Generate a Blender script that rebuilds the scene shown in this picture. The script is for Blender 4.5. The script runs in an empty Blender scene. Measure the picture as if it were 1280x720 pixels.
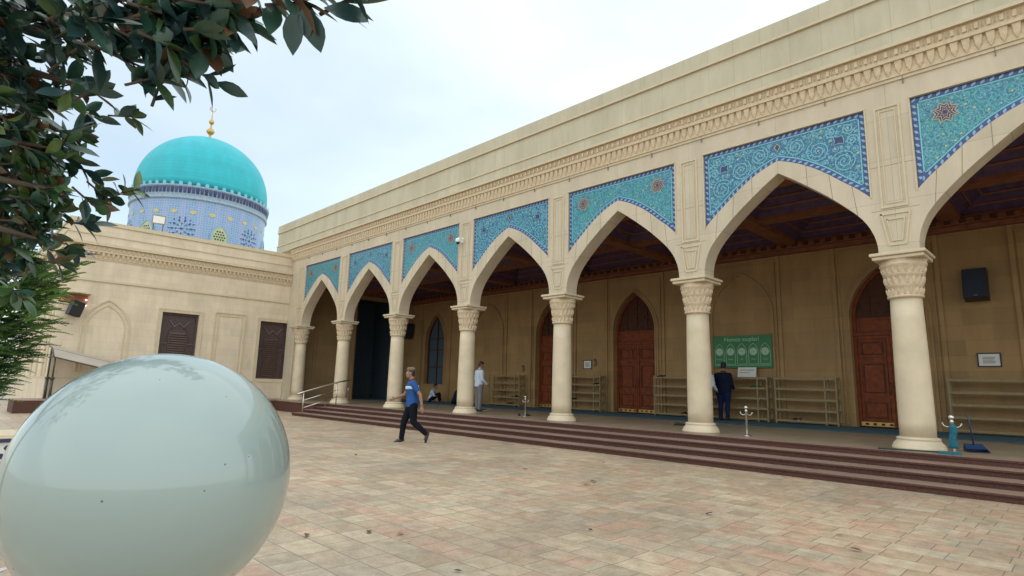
import bpy, bmesh, math, random
from mathutils import Vector, Matrix, Euler
R = math.radians
SC = bpy.context.scene
COL = SC.collection
# ---------------------------------------------------------------- camera
CAM = Vector((26.9452, -12.4804, 1.3727))
YAW, PIT, ROL = R(45.287), R(9.537), R(1.402)
FPX = 722.5
fw = Vector((-math.sin(YAW)*math.cos(PIT), math.cos(YAW)*math.cos(PIT), math.sin(PIT)))
rt = Vector((math.cos(YAW), math.sin(YAW), 0)); up = rt.cross(fw)
rt, up = math.cos(ROL)*rt + math.sin(ROL)*up, -math.sin(ROL)*rt + math.cos(ROL)*up
cd = bpy.data.cameras.new('camera'); cam = bpy.data.objects.new('camera', cd); COL.objects.link(cam)
mw = Matrix.Identity(4)
for k, v in enumerate((rt, up, -fw)):
    for j in range(3): mw[j][k] = v[j]
mw.translation = CAM
cam.matrix_world = mw
cd.sensor_width = 36; cd.lens = FPX/1280*36; cd.clip_start = .05; cd.clip_end = 3000
SC.camera = cam
def ray(x, y):                      # direction of a photo pixel, for siting things at a chosen distance
    return fw + rt*((x-640)/FPX) - up*((y-360)/FPX)
# ---------------------------------------------------------------- world, sun, exposure
SUN_EL, SUN_AZ = R(50), R(112)      # azimuth clockwise from +y
W = bpy.data.worlds.new('World'); SC.world = W; W.use_nodes = True
nt = W.node_tree; N = nt.nodes; L = nt.links; N.clear()
out = N.new('ShaderNodeOutputWorld'); bg = N.new('ShaderNodeBackground')
sky = N.new('ShaderNodeTexSky'); sky.sky_type = 'NISHITA'; sky.sun_disc = False
sky.sun_elevation = SUN_EL; sky.sun_rotation = SUN_AZ; sky.ozone_density = 2.5; sky.air_density = 1.3; sky.dust_density = .8
tc = N.new('ShaderNodeTexCoord'); nz = N.new('ShaderNodeTexNoise'); nz.inputs['Scale'].default_value = 1.6
nz.inputs['Detail'].default_value = 5; nz.inputs['Roughness'].default_value = .5
mp = N.new('ShaderNodeMapping'); mp.inputs['Scale'].default_value = (1, 1, 2.2); mp.inputs['Location'].default_value = (.35, .2, .0)
rp = N.new('ShaderNodeValToRGB'); rp.color_ramp.elements[0].position = .22; rp.color_ramp.elements[0].color = (.50, .50, .50, 1)
rp.color_ramp.elements[1].position = .62; rp.color_ramp.elements[1].color = (.97, .97, .97, 1)
mx = N.new('ShaderNodeMix'); mx.data_type = 'RGBA'
L.new(tc.outputs['Generated'], mp.inputs['Vector']); L.new(mp.outputs[0], nz.inputs['Vector']); L.new(nz.outputs['Fac'], rp.inputs[0])
sx = N.new('ShaderNodeSeparateXYZ'); L.new(tc.outputs['Generated'], sx.inputs[0])   # cloud thins out towards the west
mr = N.new('ShaderNodeMapRange'); mr.inputs[1].default_value = -.98; mr.inputs[2].default_value = -.45; mr.inputs[3].default_value = .62; mr.inputs[4].default_value = 1.0
L.new(sx.outputs[0], mr.inputs[0]); ml = N.new('ShaderNodeMath'); ml.operation = 'MULTIPLY'; L.new(mr.outputs[0], ml.inputs[0]); L.new(rp.outputs[0], ml.inputs[1])
L.new(ml.outputs[0], mx.inputs['Factor']); L.new(sky.outputs[0], mx.inputs['A']); mx.inputs['B'].default_value = (7.5, 8.5, 8.7, 1)
L.new(mx.outputs['Result'], bg.inputs[0]); bg.inputs[1].default_value = .105; L.new(bg.outputs[0], out.inputs[0])
sd = bpy.data.lights.new('sun', 'SUN'); so = bpy.data.objects.new('sun', sd); COL.objects.link(so)
sd.energy = 1.1; sd.angle = R(160); sd.color = (1, .96, .9)
sv = Vector((math.sin(SUN_AZ)*math.cos(SUN_EL), math.cos(SUN_AZ)*math.cos(SUN_EL), math.sin(SUN_EL)))
so.rotation_euler = sv.to_track_quat('Z', 'Y').to_euler()
vs = SC.view_settings; vs.view_transform = 'Standard'; vs.look = 'None'; vs.gamma = 1; vs.use_curve_mapping = False
vs.exposure = 0.52
# ---------------------------------------------------------------- materials
def nodes(name):
    m = bpy.data.materials.new(name); m.use_nodes = True
    return m, m.node_tree.nodes, m.node_tree.links, m.node_tree.nodes['Principled BSDF']
def mat(name, col, rough=.6, metal=0, var=.12, scale=6, bump=0, coat=0, emit=0, spec=.5):
    m, n, l, b = nodes(name)
    b.inputs['Roughness'].default_value = rough; b.inputs['Metallic'].default_value = metal
    b.inputs['Coat Weight'].default_value = coat; b.inputs['Specular IOR Level'].default_value = spec
    g = n.new('ShaderNodeNewGeometry'); t = n.new('ShaderNodeTexNoise'); t.inputs['Scale'].default_value = scale; t.inputs['Detail'].default_value = 6
    l.new(g.outputs['Position'], t.inputs['Vector'])
    r = n.new('ShaderNodeValToRGB'); e = r.color_ramp.elements
    e[0].position = .3; e[1].position = .7
    e[0].color = tuple(c*(1-var) for c in col)+(1,); e[1].color = tuple(min(1, c*(1+var)) for c in col)+(1,)
    l.new(t.outputs['Fac'], r.inputs[0]); l.new(r.outputs[0], b.inputs['Base Color'])
    if bump:
        bp = n.new('ShaderNodeBump'); bp.inputs['Strength'].default_value = bump; bp.inputs['Distance'].default_value = .02
        l.new(t.outputs['Fac'], bp.inputs['Height']); l.new(bp.outputs[0], b.inputs['Normal'])
    if emit:
        b.inputs['Emission Color'].default_value = col+(1,); b.inputs['Emission Strength'].default_value = emit
    return m
def stone(name, col, axes, bw, bh, var=.06, mortar=.004, mcol=.62, rough=.7, off=.5, streak=.115, sq=1):
    """cut stone cladding: blocks bw x bh with hair joints, each block a slightly different tone, fine pores and rain streaks"""
    m, n, l, b = nodes(name)
    b.inputs['Roughness'].default_value = rough
    g = n.new('ShaderNodeNewGeometry'); s = n.new('ShaderNodeSeparateXYZ'); c = n.new('ShaderNodeCombineXYZ')
    l.new(g.outputs['Position'], s.inputs[0]); l.new(s.outputs[axes[0]], c.inputs[0]); l.new(s.outputs[axes[1]], c.inputs[1])
    br = n.new('ShaderNodeTexBrick'); br.offset = off; br.inputs['Scale'].default_value = 1
    br.inputs['Brick Width'].default_value = bw; br.inputs['Row Height'].default_value = bh
    br.inputs['Mortar Size'].default_value = mortar; br.inputs['Mortar Smooth'].default_value = .3
    br.inputs['Color1'].default_value = tuple(x*(1-var) for x in col)+(1,)
    br.inputs['Color2'].default_value = (col[0]*(1+var), col[1]*(1+var*.9), col[2]*(1+var*.7), 1)
    br.inputs['Mortar'].default_value = tuple(x*mcol for x in col)+(1,)
    l.new(c.outputs[0], br.inputs['Vector'])
    t = n.new('ShaderNodeTexNoise'); t.inputs['Scale'].default_value = 1.3; t.inputs['Detail'].default_value = 8; t.inputs['Roughness'].default_value = .65
    mp = n.new('ShaderNodeMapping'); mp.inputs['Scale'].default_value = (1.6, 1.6, .45); l.new(g.outputs['Position'], mp.inputs[0]); l.new(mp.outputs[0], t.inputs['Vector'])
    r = n.new('ShaderNodeValToRGB'); e = r.color_ramp.elements; e[0].position = .3; e[1].position = .68
    e[0].color = (1-streak*1.5, 1-streak*1.6, 1-streak*1.8, 1); e[1].color = (1+streak*.3,)*3+(1,)
    l.new(t.outputs['Fac'], r.inputs[0])
    mu = n.new('ShaderNodeMix'); mu.data_type = 'RGBA'; mu.blend_type = 'MULTIPLY'; mu.inputs['Factor'].default_value = 1
    l.new(br.outputs['Color'], mu.inputs['A']); l.new(r.outputs[0], mu.inputs['B']); l.new(mu.outputs['Result'], b.inputs['Base Color'])
    t2 = n.new('ShaderNodeTexNoise'); t2.inputs['Scale'].default_value = 60; t2.inputs['Detail'].default_value = 3; l.new(g.outputs['Position'], t2.inputs['Vector'])
    ad = n.new('ShaderNodeMath'); ad.operation = 'MULTIPLY_ADD'; ad.inputs[1].default_value = -1.2; l.new(br.outputs['Fac'], ad.inputs[0]); l.new(t2.outputs['Fac'], ad.inputs[2])
    bp = n.new('ShaderNodeBump'); bp.inputs['Strength'].default_value = .25; bp.inputs['Distance'].default_value = .006
    l.new(ad.outputs[0], bp.inputs['Height']); l.new(bp.outputs[0], b.inputs['Normal'])
    return m
LIME = (.57, .485, .36)
M = {}
M['face'] = stone('limestone_facade', LIME, (0, 2), 2.05, .82, var=.04, off=0)
M['parapet'] = stone('limestone_parapet', (.53, .475, .345), (0, 2), .62, 3.0, var=.035, off=0, mcol=.66)
M['wing'] = stone('limestone_wing', (.68, .57, .425), (1, 2), .95, .30, var=.05, mcol=.8)
M['wingend'] = stone('limestone_wing_end', (.68, .57, .425), (0, 2), .95, .30, var=.05, mcol=.8)
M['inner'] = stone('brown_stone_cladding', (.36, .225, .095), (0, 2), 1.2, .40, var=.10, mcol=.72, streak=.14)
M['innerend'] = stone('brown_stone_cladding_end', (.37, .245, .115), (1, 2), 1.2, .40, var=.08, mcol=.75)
M['trim'] = mat('carved_limestone', (.57, .475, .325), .7, var=.07, scale=9, bump=.1)
M['ornament'] = mat('carved_ornament_stone', (.57, .45, .30), .75, var=.12, scale=14, bump=.15)
M['joint'] = mat('stone_joint', (.22, .19, .14), .9)
M['column'] = mat('column_marble', (.60, .495, .345), .5, var=.09, scale=3.0)
M['riser'] = mat('dark_red_granite', (.085, .037, .026), .65, var=.35, scale=40, spec=.25)
M['tread'] = stone('granite_treads', (.30, .20, .155), (0, 1), 1.2, .45, var=.08, mcol=.6, rough=.45, off=0)
M['floor'] = stone('porch_floor_slabs', (.30, .235, .165), (0, 1), .6, .6, var=.10, mcol=.6, rough=.35)
M['carpet'] = mat('teal_carpet', (.035, .095, .125), .95, var=.25, scale=5)
M['wood'] = mat('red_brown_carved_wood', (.185, .042, .012), .5, var=.28, scale=7, bump=.1, spec=.2)
M['wood_dark'] = mat('dark_stained_wood', (.070, .024, .012), .55, var=.3, scale=8, bump=.1, spec=.2)
M['ceil'] = mat('painted_timber_ceiling', (.20, .065, .028), .6, var=.3, scale=5)
M['purple'] = mat('violet_painted_coffer', (.075, .038, .085), .6, var=.35, scale=6)
M['lattice'] = mat('dark_brown_shutter', (.062, .036, .034), .5, var=.3, scale=10)
M['louver'] = mat('reddish_louver', (.068, .034, .024), .5, var=.25, scale=10)
M['tracery'] = mat('greyed_tracery', (.15, .115, .10), .5)
M['brass'] = mat('brass', (.50, .34, .12), .35, metal=.9, var=.2, scale=20)
M['chrome'] = mat('brushed_steel', (.62, .60, .56), .28, metal=1, var=.1, scale=20)
M['iron'] = mat('painted_iron', (.06, .05, .04), .5, var=.2, scale=15)
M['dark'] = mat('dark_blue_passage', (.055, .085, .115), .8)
M['black'] = mat('black_plastic', (.018, .019, .022), .45)
M['blueblack'] = mat('dark_blue_speaker_cloth', (.014, .022, .042), .6)
M['white'] = mat('white_paint', (.78, .78, .76), .4, var=.04)
M['paper'] = mat('white_paper', (.72, .72, .68), .7, var=.04)
M['green'] = mat('green_board', (.014, .165, .045), .45, var=.15, scale=3)
M['palegreen'] = mat('pale_green_print', (.36, .52, .38), .5, var=.06)
M['shelf'] = mat('olive_painted_steel', (.24, .175, .08), .45, var=.15, scale=12)
M['turq'] = stone('turquoise_tile_dome', (.010, .42, .50), (0, 2), 60, .20, var=.03, mortar=.008, mcol=.8, rough=.5, off=0, streak=.10)
M['tile_blue'] = mat('cobalt_tile', (.028, .055, .19), .4, var=.3, scale=30, coat=.15)
M['tile_pale'] = mat('pale_blue_glaze', (.20, .36, .52), .35, var=.1, scale=30, coat=.3)
M['tile_cyan'] = mat('pale_cyan_glaze', (.15, .46, .54), .35, var=.12, scale=25, coat=.3)
M['tile_soft'] = mat('soft_turquoise_glaze', (.09, .40, .43), .35, var=.15, scale=25, coat=.3)
M['tile_sal'] = mat('salmon_glaze', (.52, .30, .24), .4, var=.15, scale=25)
M['tile_gold'] = mat('ochre_glaze', (.50, .42, .16), .4, var=.15, scale=25)
M['tile_navy'] = mat('navy_glaze', (.02, .03, .10), .35, var=.2, scale=25)
M['skin'] = mat('skin', (.40, .215, .145), .55, var=.06)
M['skin2'] = mat('tanned_skin', (.27, .145, .095), .55, var=.06)
M['hair'] = mat('dark_hair', (.018, .014, .012), .6)
M['leafstem'] = mat('twig_bark', (.075, .055, .04), .8, bump=.2)
def tilefield(name, c1, c2, c3):
    """majolica field: small leaf-shaped specks of three glazes"""
    m, n, l, b = nodes(name); b.inputs['Roughness'].default_value = .32; b.inputs['Coat Weight'].default_value = .3
    g = n.new('ShaderNodeNewGeometry'); v = n.new('ShaderNodeTexVoronoi'); v.inputs['Scale'].default_value = 24
    l.new(g.outputs['Position'], v.inputs['Vector'])
    r = n.new('ShaderNodeValToRGB'); e = r.color_ramp.elements; r.color_ramp.interpolation = 'CONSTANT'
    e[0].position = 0; e[0].color = c3+(1,); e[1].position = .25; e[1].color = c1+(1,); k = e.new(.55); k.color = c2+(1,)
    l.new(v.outputs['Distance'], r.inputs[0])
    t = n.new('ShaderNodeTexNoise'); t.inputs['Scale'].default_value = 2.5; l.new(g.outputs['Position'], t.inputs['Vector'])
    mu = n.new('ShaderNodeMix'); mu.data_type = 'RGBA'; mu.blend_type = 'MULTIPLY'; mu.inputs['Factor'].default_value = .5
    l.new(r.outputs[0], mu.inputs['A']); l.new(t.outputs['Color'], mu.inputs['B']); l.new(mu.outputs['Result'], b.inputs['Base Color'])
    return m
M['fieldA'] = tilefield('turquoise_majolica', (.03, .31, .36), (.02, .19, .31), (.15, .46, .48))
M['fieldB'] = tilefield('deep_turquoise_majolica', (.014, .19, .30), (.016, .12, .28), (.07, .38, .46))
def girih(name):
    """drum mosaic: repeating star tiles round the drum, blue lavender white and pink"""
    m, n, l, b = nodes(name); b.inputs['Roughness'].default_value = .4; b.inputs['Coat Weight'].default_value = .2
    uv = n.new('ShaderNodeUVMap'); sc = n.new('ShaderNodeMapping'); sc.inputs['Scale'].default_value = (1, 1, 1); l.new(uv.outputs[0], sc.inputs[0])
    v = n.new('ShaderNodeTexVoronoi'); v.feature = 'DISTANCE_TO_EDGE'; v.inputs['Scale'].default_value = 7.5; v.inputs['Randomness'].default_value = .35; l.new(sc.outputs[0], v.inputs['Vector'])
    r = n.new('ShaderNodeValToRGB'); e = r.color_ramp.elements; r.color_ramp.interpolation = 'CONSTANT'
    e[0].color = (.34, .45, .58, 1); e[1].position = .09; e[1].color = (.09, .19, .44, 1); k = e.new(.2); k.color = (.21, .32, .56, 1); k = e.new(.3); k.color = (.10, .30, .42, 1)
    l.new(v.outputs['Distance'], r.inputs[0])
    w = n.new('ShaderNodeTexWave'); w.inputs['Scale'].default_value = .36; w.inputs['Distortion'].default_value = 0; l.new(sc.outputs[0], w.inputs['Vector'])
    r2 = n.new('ShaderNodeValToRGB'); e = r2.color_ramp.elements; e[0].position = .72; e[1].position = .80; e[0].color = (0, 0, 0, 1); e[1].color = (.22, .22, .22, 1)
    l.new(w.outputs['Fac'], r2.inputs[0])
    mx = n.new('ShaderNodeMix'); mx.data_type = 'RGBA'; l.new(r2.outputs[0], mx.inputs['Factor']); l.new(r.outputs[0], mx.inputs['A']); mx.inputs['B'].default_value = (.42, .36, .52, 1)
    l.new(mx.outputs['Result'], b.inputs['Base Color'])
    return m
M['lime_glaze'] = mat('pale_lime_glaze', (.40, .46, .27), .4)
M['girih'] = girih('drum_mosaic'); M['drumband'] = mat('grey_blue_tile_band', (.26, .36, .46), .45, var=.25, scale=14)
def paving(name):
    """courtyard slabs: mixed oblongs of beige, pink and grey green stone with fine joints, worn"""
    m, n, l, b = nodes(name)
    g = n.new('ShaderNodeNewGeometry')
    def brick(bw, bh, off, c1, c2, rot=0, loc=(0, 0, 0), sq=1.0, sqf=2):
        mp = n.new('ShaderNodeMapping'); mp.inputs['Rotation'].default_value = (0, 0, rot); mp.inputs['Location'].default_value = loc
        l.new(g.outputs['Position'], mp.inputs[0])
        br = n.new('ShaderNodeTexBrick'); br.offset = off; br.squash = sq; br.squash_frequency = sqf
        br.inputs['Scale'].default_value = 1; br.inputs['Brick Width'].default_value = bw; br.inputs['Row Height'].default_value = bh
        br.inputs['Mortar Size'].default_value = .0048; br.inputs['Mortar Smooth'].default_value = .4
        br.inputs['Color1'].default_value = c1+(1,); br.inputs['Color2'].default_value = c2+(1,); br.inputs['Mortar'].default_value = (.17, .135, .10, 1)
        l.new(mp.outputs[0], br.inputs['Vector']); return br
    a = brick(.44, .29, .36, (.45, .345, .235), (.59, .49, .355), 0, (.1, .07, 0), .62, 2)
    c = brick(.44, .29, .36, (.0,)*3, (1.,)*3, 0, (8.1, 3.57, 0), .62, 2)
    d = brick(.44, .29, .36, (.0,)*3, (1.,)*3, 0, (12.1, 9.07, 0), .62, 2)
    pink = n.new('ShaderNodeMix'); pink.data_type = 'RGBA'
    rr = n.new('ShaderNodeMapRange'); rr.inputs[1].default_value = .55; rr.inputs[2].default_value = 1; rr.inputs[3].default_value = 0; rr.inputs[4].default_value = .75
    l.new(c.outputs['Color'], rr.inputs[0]); l.new(rr.outputs[0], pink.inputs['Factor'])
    l.new(a.outputs['Color'], pink.inputs['A']); pink.inputs['B'].default_value = (.56, .355, .255, 1)
    gr = n.new('ShaderNodeMix'); gr.data_type = 'RGBA'
    r3 = n.new('ShaderNodeMapRange'); r3.inputs[1].default_value = .6; r3.inputs[2].default_value = 1; r3.inputs[3].default_value = 0; r3.inputs[4].default_value = .5
    l.new(d.outputs['Color'], r3.inputs[0]); l.new(r3.outputs[0], gr.inputs['Factor'])
    l.new(pink.outputs['Result'], gr.inputs['A']); gr.inputs['B'].default_value = (.42, .395, .30, 1)
    def mottle(scale, lo, hi, src, e0=.3, e1=.7, mscale=(1, 1, 1)):
        mp = n.new('ShaderNodeMapping'); mp.inputs['Scale'].default_value = mscale; l.new(g.outputs['Position'], mp.inputs[0])
        t = n.new('ShaderNodeTexNoise'); t.inputs['Scale'].default_value = scale; t.inputs['Detail'].default_value = 7; t.inputs['Roughness'].default_value = .62
        l.new(mp.outputs[0], t.inputs['Vector'])
        r = n.new('ShaderNodeValToRGB'); r.color_ramp.elements[0].position = e0; r.color_ramp.elements[1].position = e1
        r.color_ramp.elements[0].color = lo+(1,); r.color_ramp.elements[1].color = hi+(1,); l.new(t.outputs['Fac'], r.inputs[0])
        mu = n.new('ShaderNodeMix'); mu.data_type = 'RGBA'; mu.blend_type = 'MULTIPLY'; mu.inputs['Factor'].default_value = 1
        l.new(src, mu.inputs['A']); l.new(r.outputs[0], mu.inputs['B']); return mu.outputs['Result'], t
    o1, _ = mottle(.45, (.74, .73, .74), (1.08, 1.03, .98), gr.outputs['Result'])
    o2, t2 = mottle(7, (.80, .78, .76), (1.1, 1.1, 1.1), o1, .34, .66)
    o3, t3 = mottle(38, (.86, .85, .84), (1.06, 1.06, 1.06), o2, .35, .65)
    mo = n.new('ShaderNodeMix'); mo.data_type = 'RGBA'; l.new(a.outputs['Fac'], mo.inputs['Factor']); l.new(o3, mo.inputs['A']); mo.inputs['B'].default_value = (.19, .15, .115, 1)
    l.new(mo.outputs['Result'], b.inputs['Base Color'])
    rg = n.new('ShaderNodeMapRange'); rg.inputs[3].default_value = .34; rg.inputs[4].default_value = .62; l.new(t2.outputs['Fac'], rg.inputs[0]); l.new(rg.outputs[0], b.inputs['Roughness'])
    ad = n.new('ShaderNodeMath'); ad.operation = 'MULTIPLY_ADD'; ad.inputs[1].default_value = -1; l.new(a.outputs['Fac'], ad.inputs[0]); l.new(t3.outputs['Fac'], ad.inputs[2])
    bp = n.new('ShaderNodeBump'); bp.inputs['Strength'].default_value = .3; bp.inputs['Distance'].default_value = .006
    l.new(ad.outputs[0], bp.inputs['Height']); l.new(bp.outputs[0], b.inputs['Normal'])
    return m
M['paving'] = paving('courtyard_paving')
def globe_mat():
    m, n, l, b = nodes('opal_glass')
    b.inputs['Roughness'].default_value = .35
    b.inputs['Coat Weight'].default_value = 1; b.inputs['Coat Roughness'].default_value = .03; b.inputs['Coat IOR'].default_value = 1.5
    b.inputs['Subsurface Weight'].default_value = .0
    g = n.new('ShaderNodeNewGeometry'); v = n.new('ShaderNodeTexVoronoi'); v.inputs['Scale'].default_value = 26; l.new(g.outputs['Position'], v.inputs['Vector'])
    t = n.new('ShaderNodeTexNoise'); t.inputs['Scale'].default_value = 9; l.new(g.outputs['Position'], t.inputs['Vector'])
    a = n.new('ShaderNodeMath'); a.operation = 'MULTIPLY_ADD'; a.inputs[1].default_value = .25; l.new(t.outputs['Fac'], a.inputs[0]); l.new(v.outputs['Distance'], a.inputs[2])
    r = n.new('ShaderNodeValToRGB'); e = r.color_ramp.elements; e[0].position = .165; e[0].color = (.05, .055, .05, 1); e[1].position = .175; e[1].color = (.265, .335, .32, 1)
    l.new(a.outputs[0], r.inputs[0]); l.new(r.outputs[0], b.inputs['Base Color'])
    return m
M['globe'] = globe_mat()
# ---------------------------------------------------------------- builders
class MB:
    """collects geometry with several materials, then links it as one mesh object"""
    def __init__(s): s.v = []; s.f = []; s.mi = []; s.sm = []; s.mats = []; s.uv = None
    def m(s, mt):
        if mt not in s.mats: s.mats.append(mt)
        return s.mats.index(mt)
    def add(s, vs, fs, mt, smooth=False):
        o = len(s.v); k = s.m(mt); s.v += [tuple(v) for v in vs]
        for f in fs: s.f.append(tuple(i+o for i in f)); s.mi.append(k); s.sm.append(smooth)
    def quad(s, a, b, c, d, mt): s.add([a, b, c, d], [(0, 1, 2, 3)], mt)
    def box(s, x0, x1, y0, y1, z0, z1, mt, bev=0):
        x0, x1 = sorted((x0, x1)); y0, y1 = sorted((y0, y1)); z0, z1 = sorted((z0, z1))
        if bev:
            b = bev; vs = []
            for z, k in ((z0, b), (z0+b, 0), (z1-b, 0), (z1, b)):
                vs += [(x0+k, y0+k, z), (x1-k, y0+k, z), (x1-k, y1-k, z), (x0+k, y1-k, z)]
            fs = [(3, 2, 1, 0), (12, 13, 14, 15)]
            for q in range(3):
                for i in range(4): fs.append((q*4+i, q*4+(i+1) % 4, q*4+4+(i+1) % 4, q*4+4+i))
            s.add(vs, fs, mt); return
        s.add([(x0, y0, z0), (x1, y0, z0), (x1, y1, z0), (x0, y1, z0), (x0, y0, z1), (x1, y0, z1), (x1, y1, z1), (x0, y1, z1)],
              [(3, 2, 1, 0), (4, 5, 6, 7), (0, 1, 5, 4), (1, 2, 6, 5), (2, 3, 7, 6), (3, 0, 4, 7)], mt)
    def lathe(s, c, prof, mt, n=32, smooth=True):
        vs = []; fs = []
        for r, z in prof:
            for i in range(n):
                a = 2*math.pi*i/n; vs.append((c[0]+r*math.cos(a), c[1]+r*math.sin(a), c[2]+z))
        for j in range(len(prof)-1):
            for i in range(n): fs.append((j*n+i, j*n+(i+1) % n, (j+1)*n+(i+1) % n, (j+1)*n+i))
        fs.append(tuple(range(n-1, -1, -1))); fs.append(tuple((len(prof)-1)*n+i for i in range(n)))
        s.add(vs, fs, mt, smooth)
    def tube(s, pts, r, mt, n=8, smooth=True):
        pts = [Vector(p) for p in pts]; rs = r if isinstance(r, (list, tuple)) else [r]*len(pts)
        vs = []; fs = []; ref = None
        for i, p in enumerate(pts):
            t = (pts[min(i+1, len(pts)-1)]-pts[max(i-1, 0)]).normalized()
            if ref is None: ref = Vector((0, 0, 1)) if abs(t.z) < .9 else Vector((1, 0, 0))
            a = (ref - t*ref.dot(t)).normalized(); b = t.cross(a); ref = a
            for k in range(n):
                q = 2*math.pi*k/n; vs.append(p + (a*math.cos(q)+b*math.sin(q))*rs[i])
        for i in range(len(pts)-1):
            for k in range(n): fs.append((i*n+k, i*n+(k+1) % n, (i+1)*n+(k+1) % n, (i+1)*n+k))
        fs.append(tuple(range(n-1, -1, -1))); fs.append(tuple((len(pts)-1)*n+k for k in range(n)))
        s.add(vs, fs, mt, smooth)
    def loft(s, rings, mt, n=16, smooth=True):
        """rings: (centre, half side vector, half front vector)"""
        vs = []; fs = []
        for c, a, b in rings:
            c, a, b = Vector(c), Vector(a), Vector(b)
            for k in range(n):
                q = 2*math.pi*k/n; vs.append(c + a*math.cos(q) + b*math.sin(q))
        for i in range(len(rings)-1):
            for k in range(n): fs.append((i*n+k, i*n+(k+1) % n, (i+1)*n+(k+1) % n, (i+1)*n+k))
        fs.append(tuple(range(n-1, -1, -1))); fs.append(tuple((len(rings)-1)*n+k for k in range(n)))
        s.add(vs, fs, mt, smooth)
    def prism(s, poly, a, b, to3, mt, smooth=False):
        """2D outline extruded between depths a and b; to3(u, depth, v)"""
        n = len(poly)
        vs = [to3(u, a, v) for u, v in poly]+[to3(u, b, v) for u, v in poly]
        fs = [tuple(range(n)), tuple(range(2*n-1, n-1, -1))]+[(i, n+i, n+(i+1) % n, (i+1) % n) for i in range(n)]
        s.add(vs, fs, mt, smooth)
    def ball(s, c, r, mt, n=12, sc=(1, 1, 1)):
        prof = []; m = n//2
        vs = []; fs = []
        for j in range(m+1):
            p = math.pi*j/m
            for i in range(n):
                a = 2*math.pi*i/n
                vs.append((c[0]+r*sc[0]*math.sin(p)*math.cos(a), c[1]+r*sc[1]*math.sin(p)*math.sin(a), c[2]-r*sc[2]*math.cos(p)))
        for j in range(m):
            for i in range(n): fs.append((j*n+i, j*n+(i+1) % n, (j+1)*n+(i+1) % n, (j+1)*n+i))
        s.add(vs, fs, mt, True)
    def mesh(s, name, recalc=True):
        me = bpy.data.meshes.new(name); me.from_pydata(s.v, [], s.f)
        for mt in s.mats: me.materials.append(mt)
        me.polygons.foreach_set('material_index', s.mi); me.polygons.foreach_set('use_smooth', s.sm)
        if recalc:
            bm = bmesh.new(); bm.from_mesh(me); bmesh.ops.remove_doubles(bm, verts=bm.verts, dist=1e-5)
            bmesh.ops.recalc_face_normals(bm, faces=bm.faces); bm.to_mesh(me); bm.free()
        me.update(); return me
    def build(s, name, parent=None, loc=None, recalc=True):
        return link(s.mesh(name, recalc), name, parent, loc)
def link(me, name, parent=None, loc=None):
    o = bpy.data.objects.new(name, me); COL.objects.link(o)
    if parent is not None: o.parent = parent
    if loc is not None: o.location = loc
    return o
def tag(o, label=None, cat=None, group=None, kind=None):
    if label: o['label'] = label
    if cat: o['category'] = cat
    if group: o['group'] = group
    if kind: o['kind'] = kind
    return o
def thing(name, label, cat, loc=(0, 0, 0), rz=0, group=None):
    o = bpy.data.objects.new(name, None); COL.objects.link(o); o.location = loc; o.rotation_euler = (0, 0, rz); o.empty_display_size = .2
    return tag(o, label, cat, group)
def dup(root, loc=None, rz=None, label=None):
    c = root.copy(); COL.objects.link(c)
    if loc is not None: c.location = loc
    if rz is not None: c.rotation_euler = (0, 0, rz)
    if label: c['label'] = label
    def kids(a, b):
        for ch in a.children:
            d = ch.copy(); COL.objects.link(d); d.parent = b; kids(ch, d)
    kids(root, c); return c
XZ = lambda y0: (lambda u, d, v: (u, y0+d, v))          # walls along x: depth grows away from the court
YZ = lambda x0: (lambda u, d, v: (x0-d, u, v))          # walls along y facing +x
def arch_pts(x0, x1, zs, za, n=18, k=.62):
    """pointed arch from (x0,zs) over the apex (mid,za) to (x1,zs)"""
    h = (x1-x0)/2; H = za-zs; P = []
    for i in range(n+1):
        t = i/n
        # cubic: vertical start, flatter run to the apex
        b0, b1, b2, b3 = (1-t)**3, 3*t*(1-t)**2, 3*t*t*(1-t), t**3
        P.append((x0 + h*(b1*0.02+b2*.42+b3), zs + H*(b1*k*.62+b2*.80+b3)))
    return P + [(2*(x0+h)-x, z) for x, z in P[-2::-1]]
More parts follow.
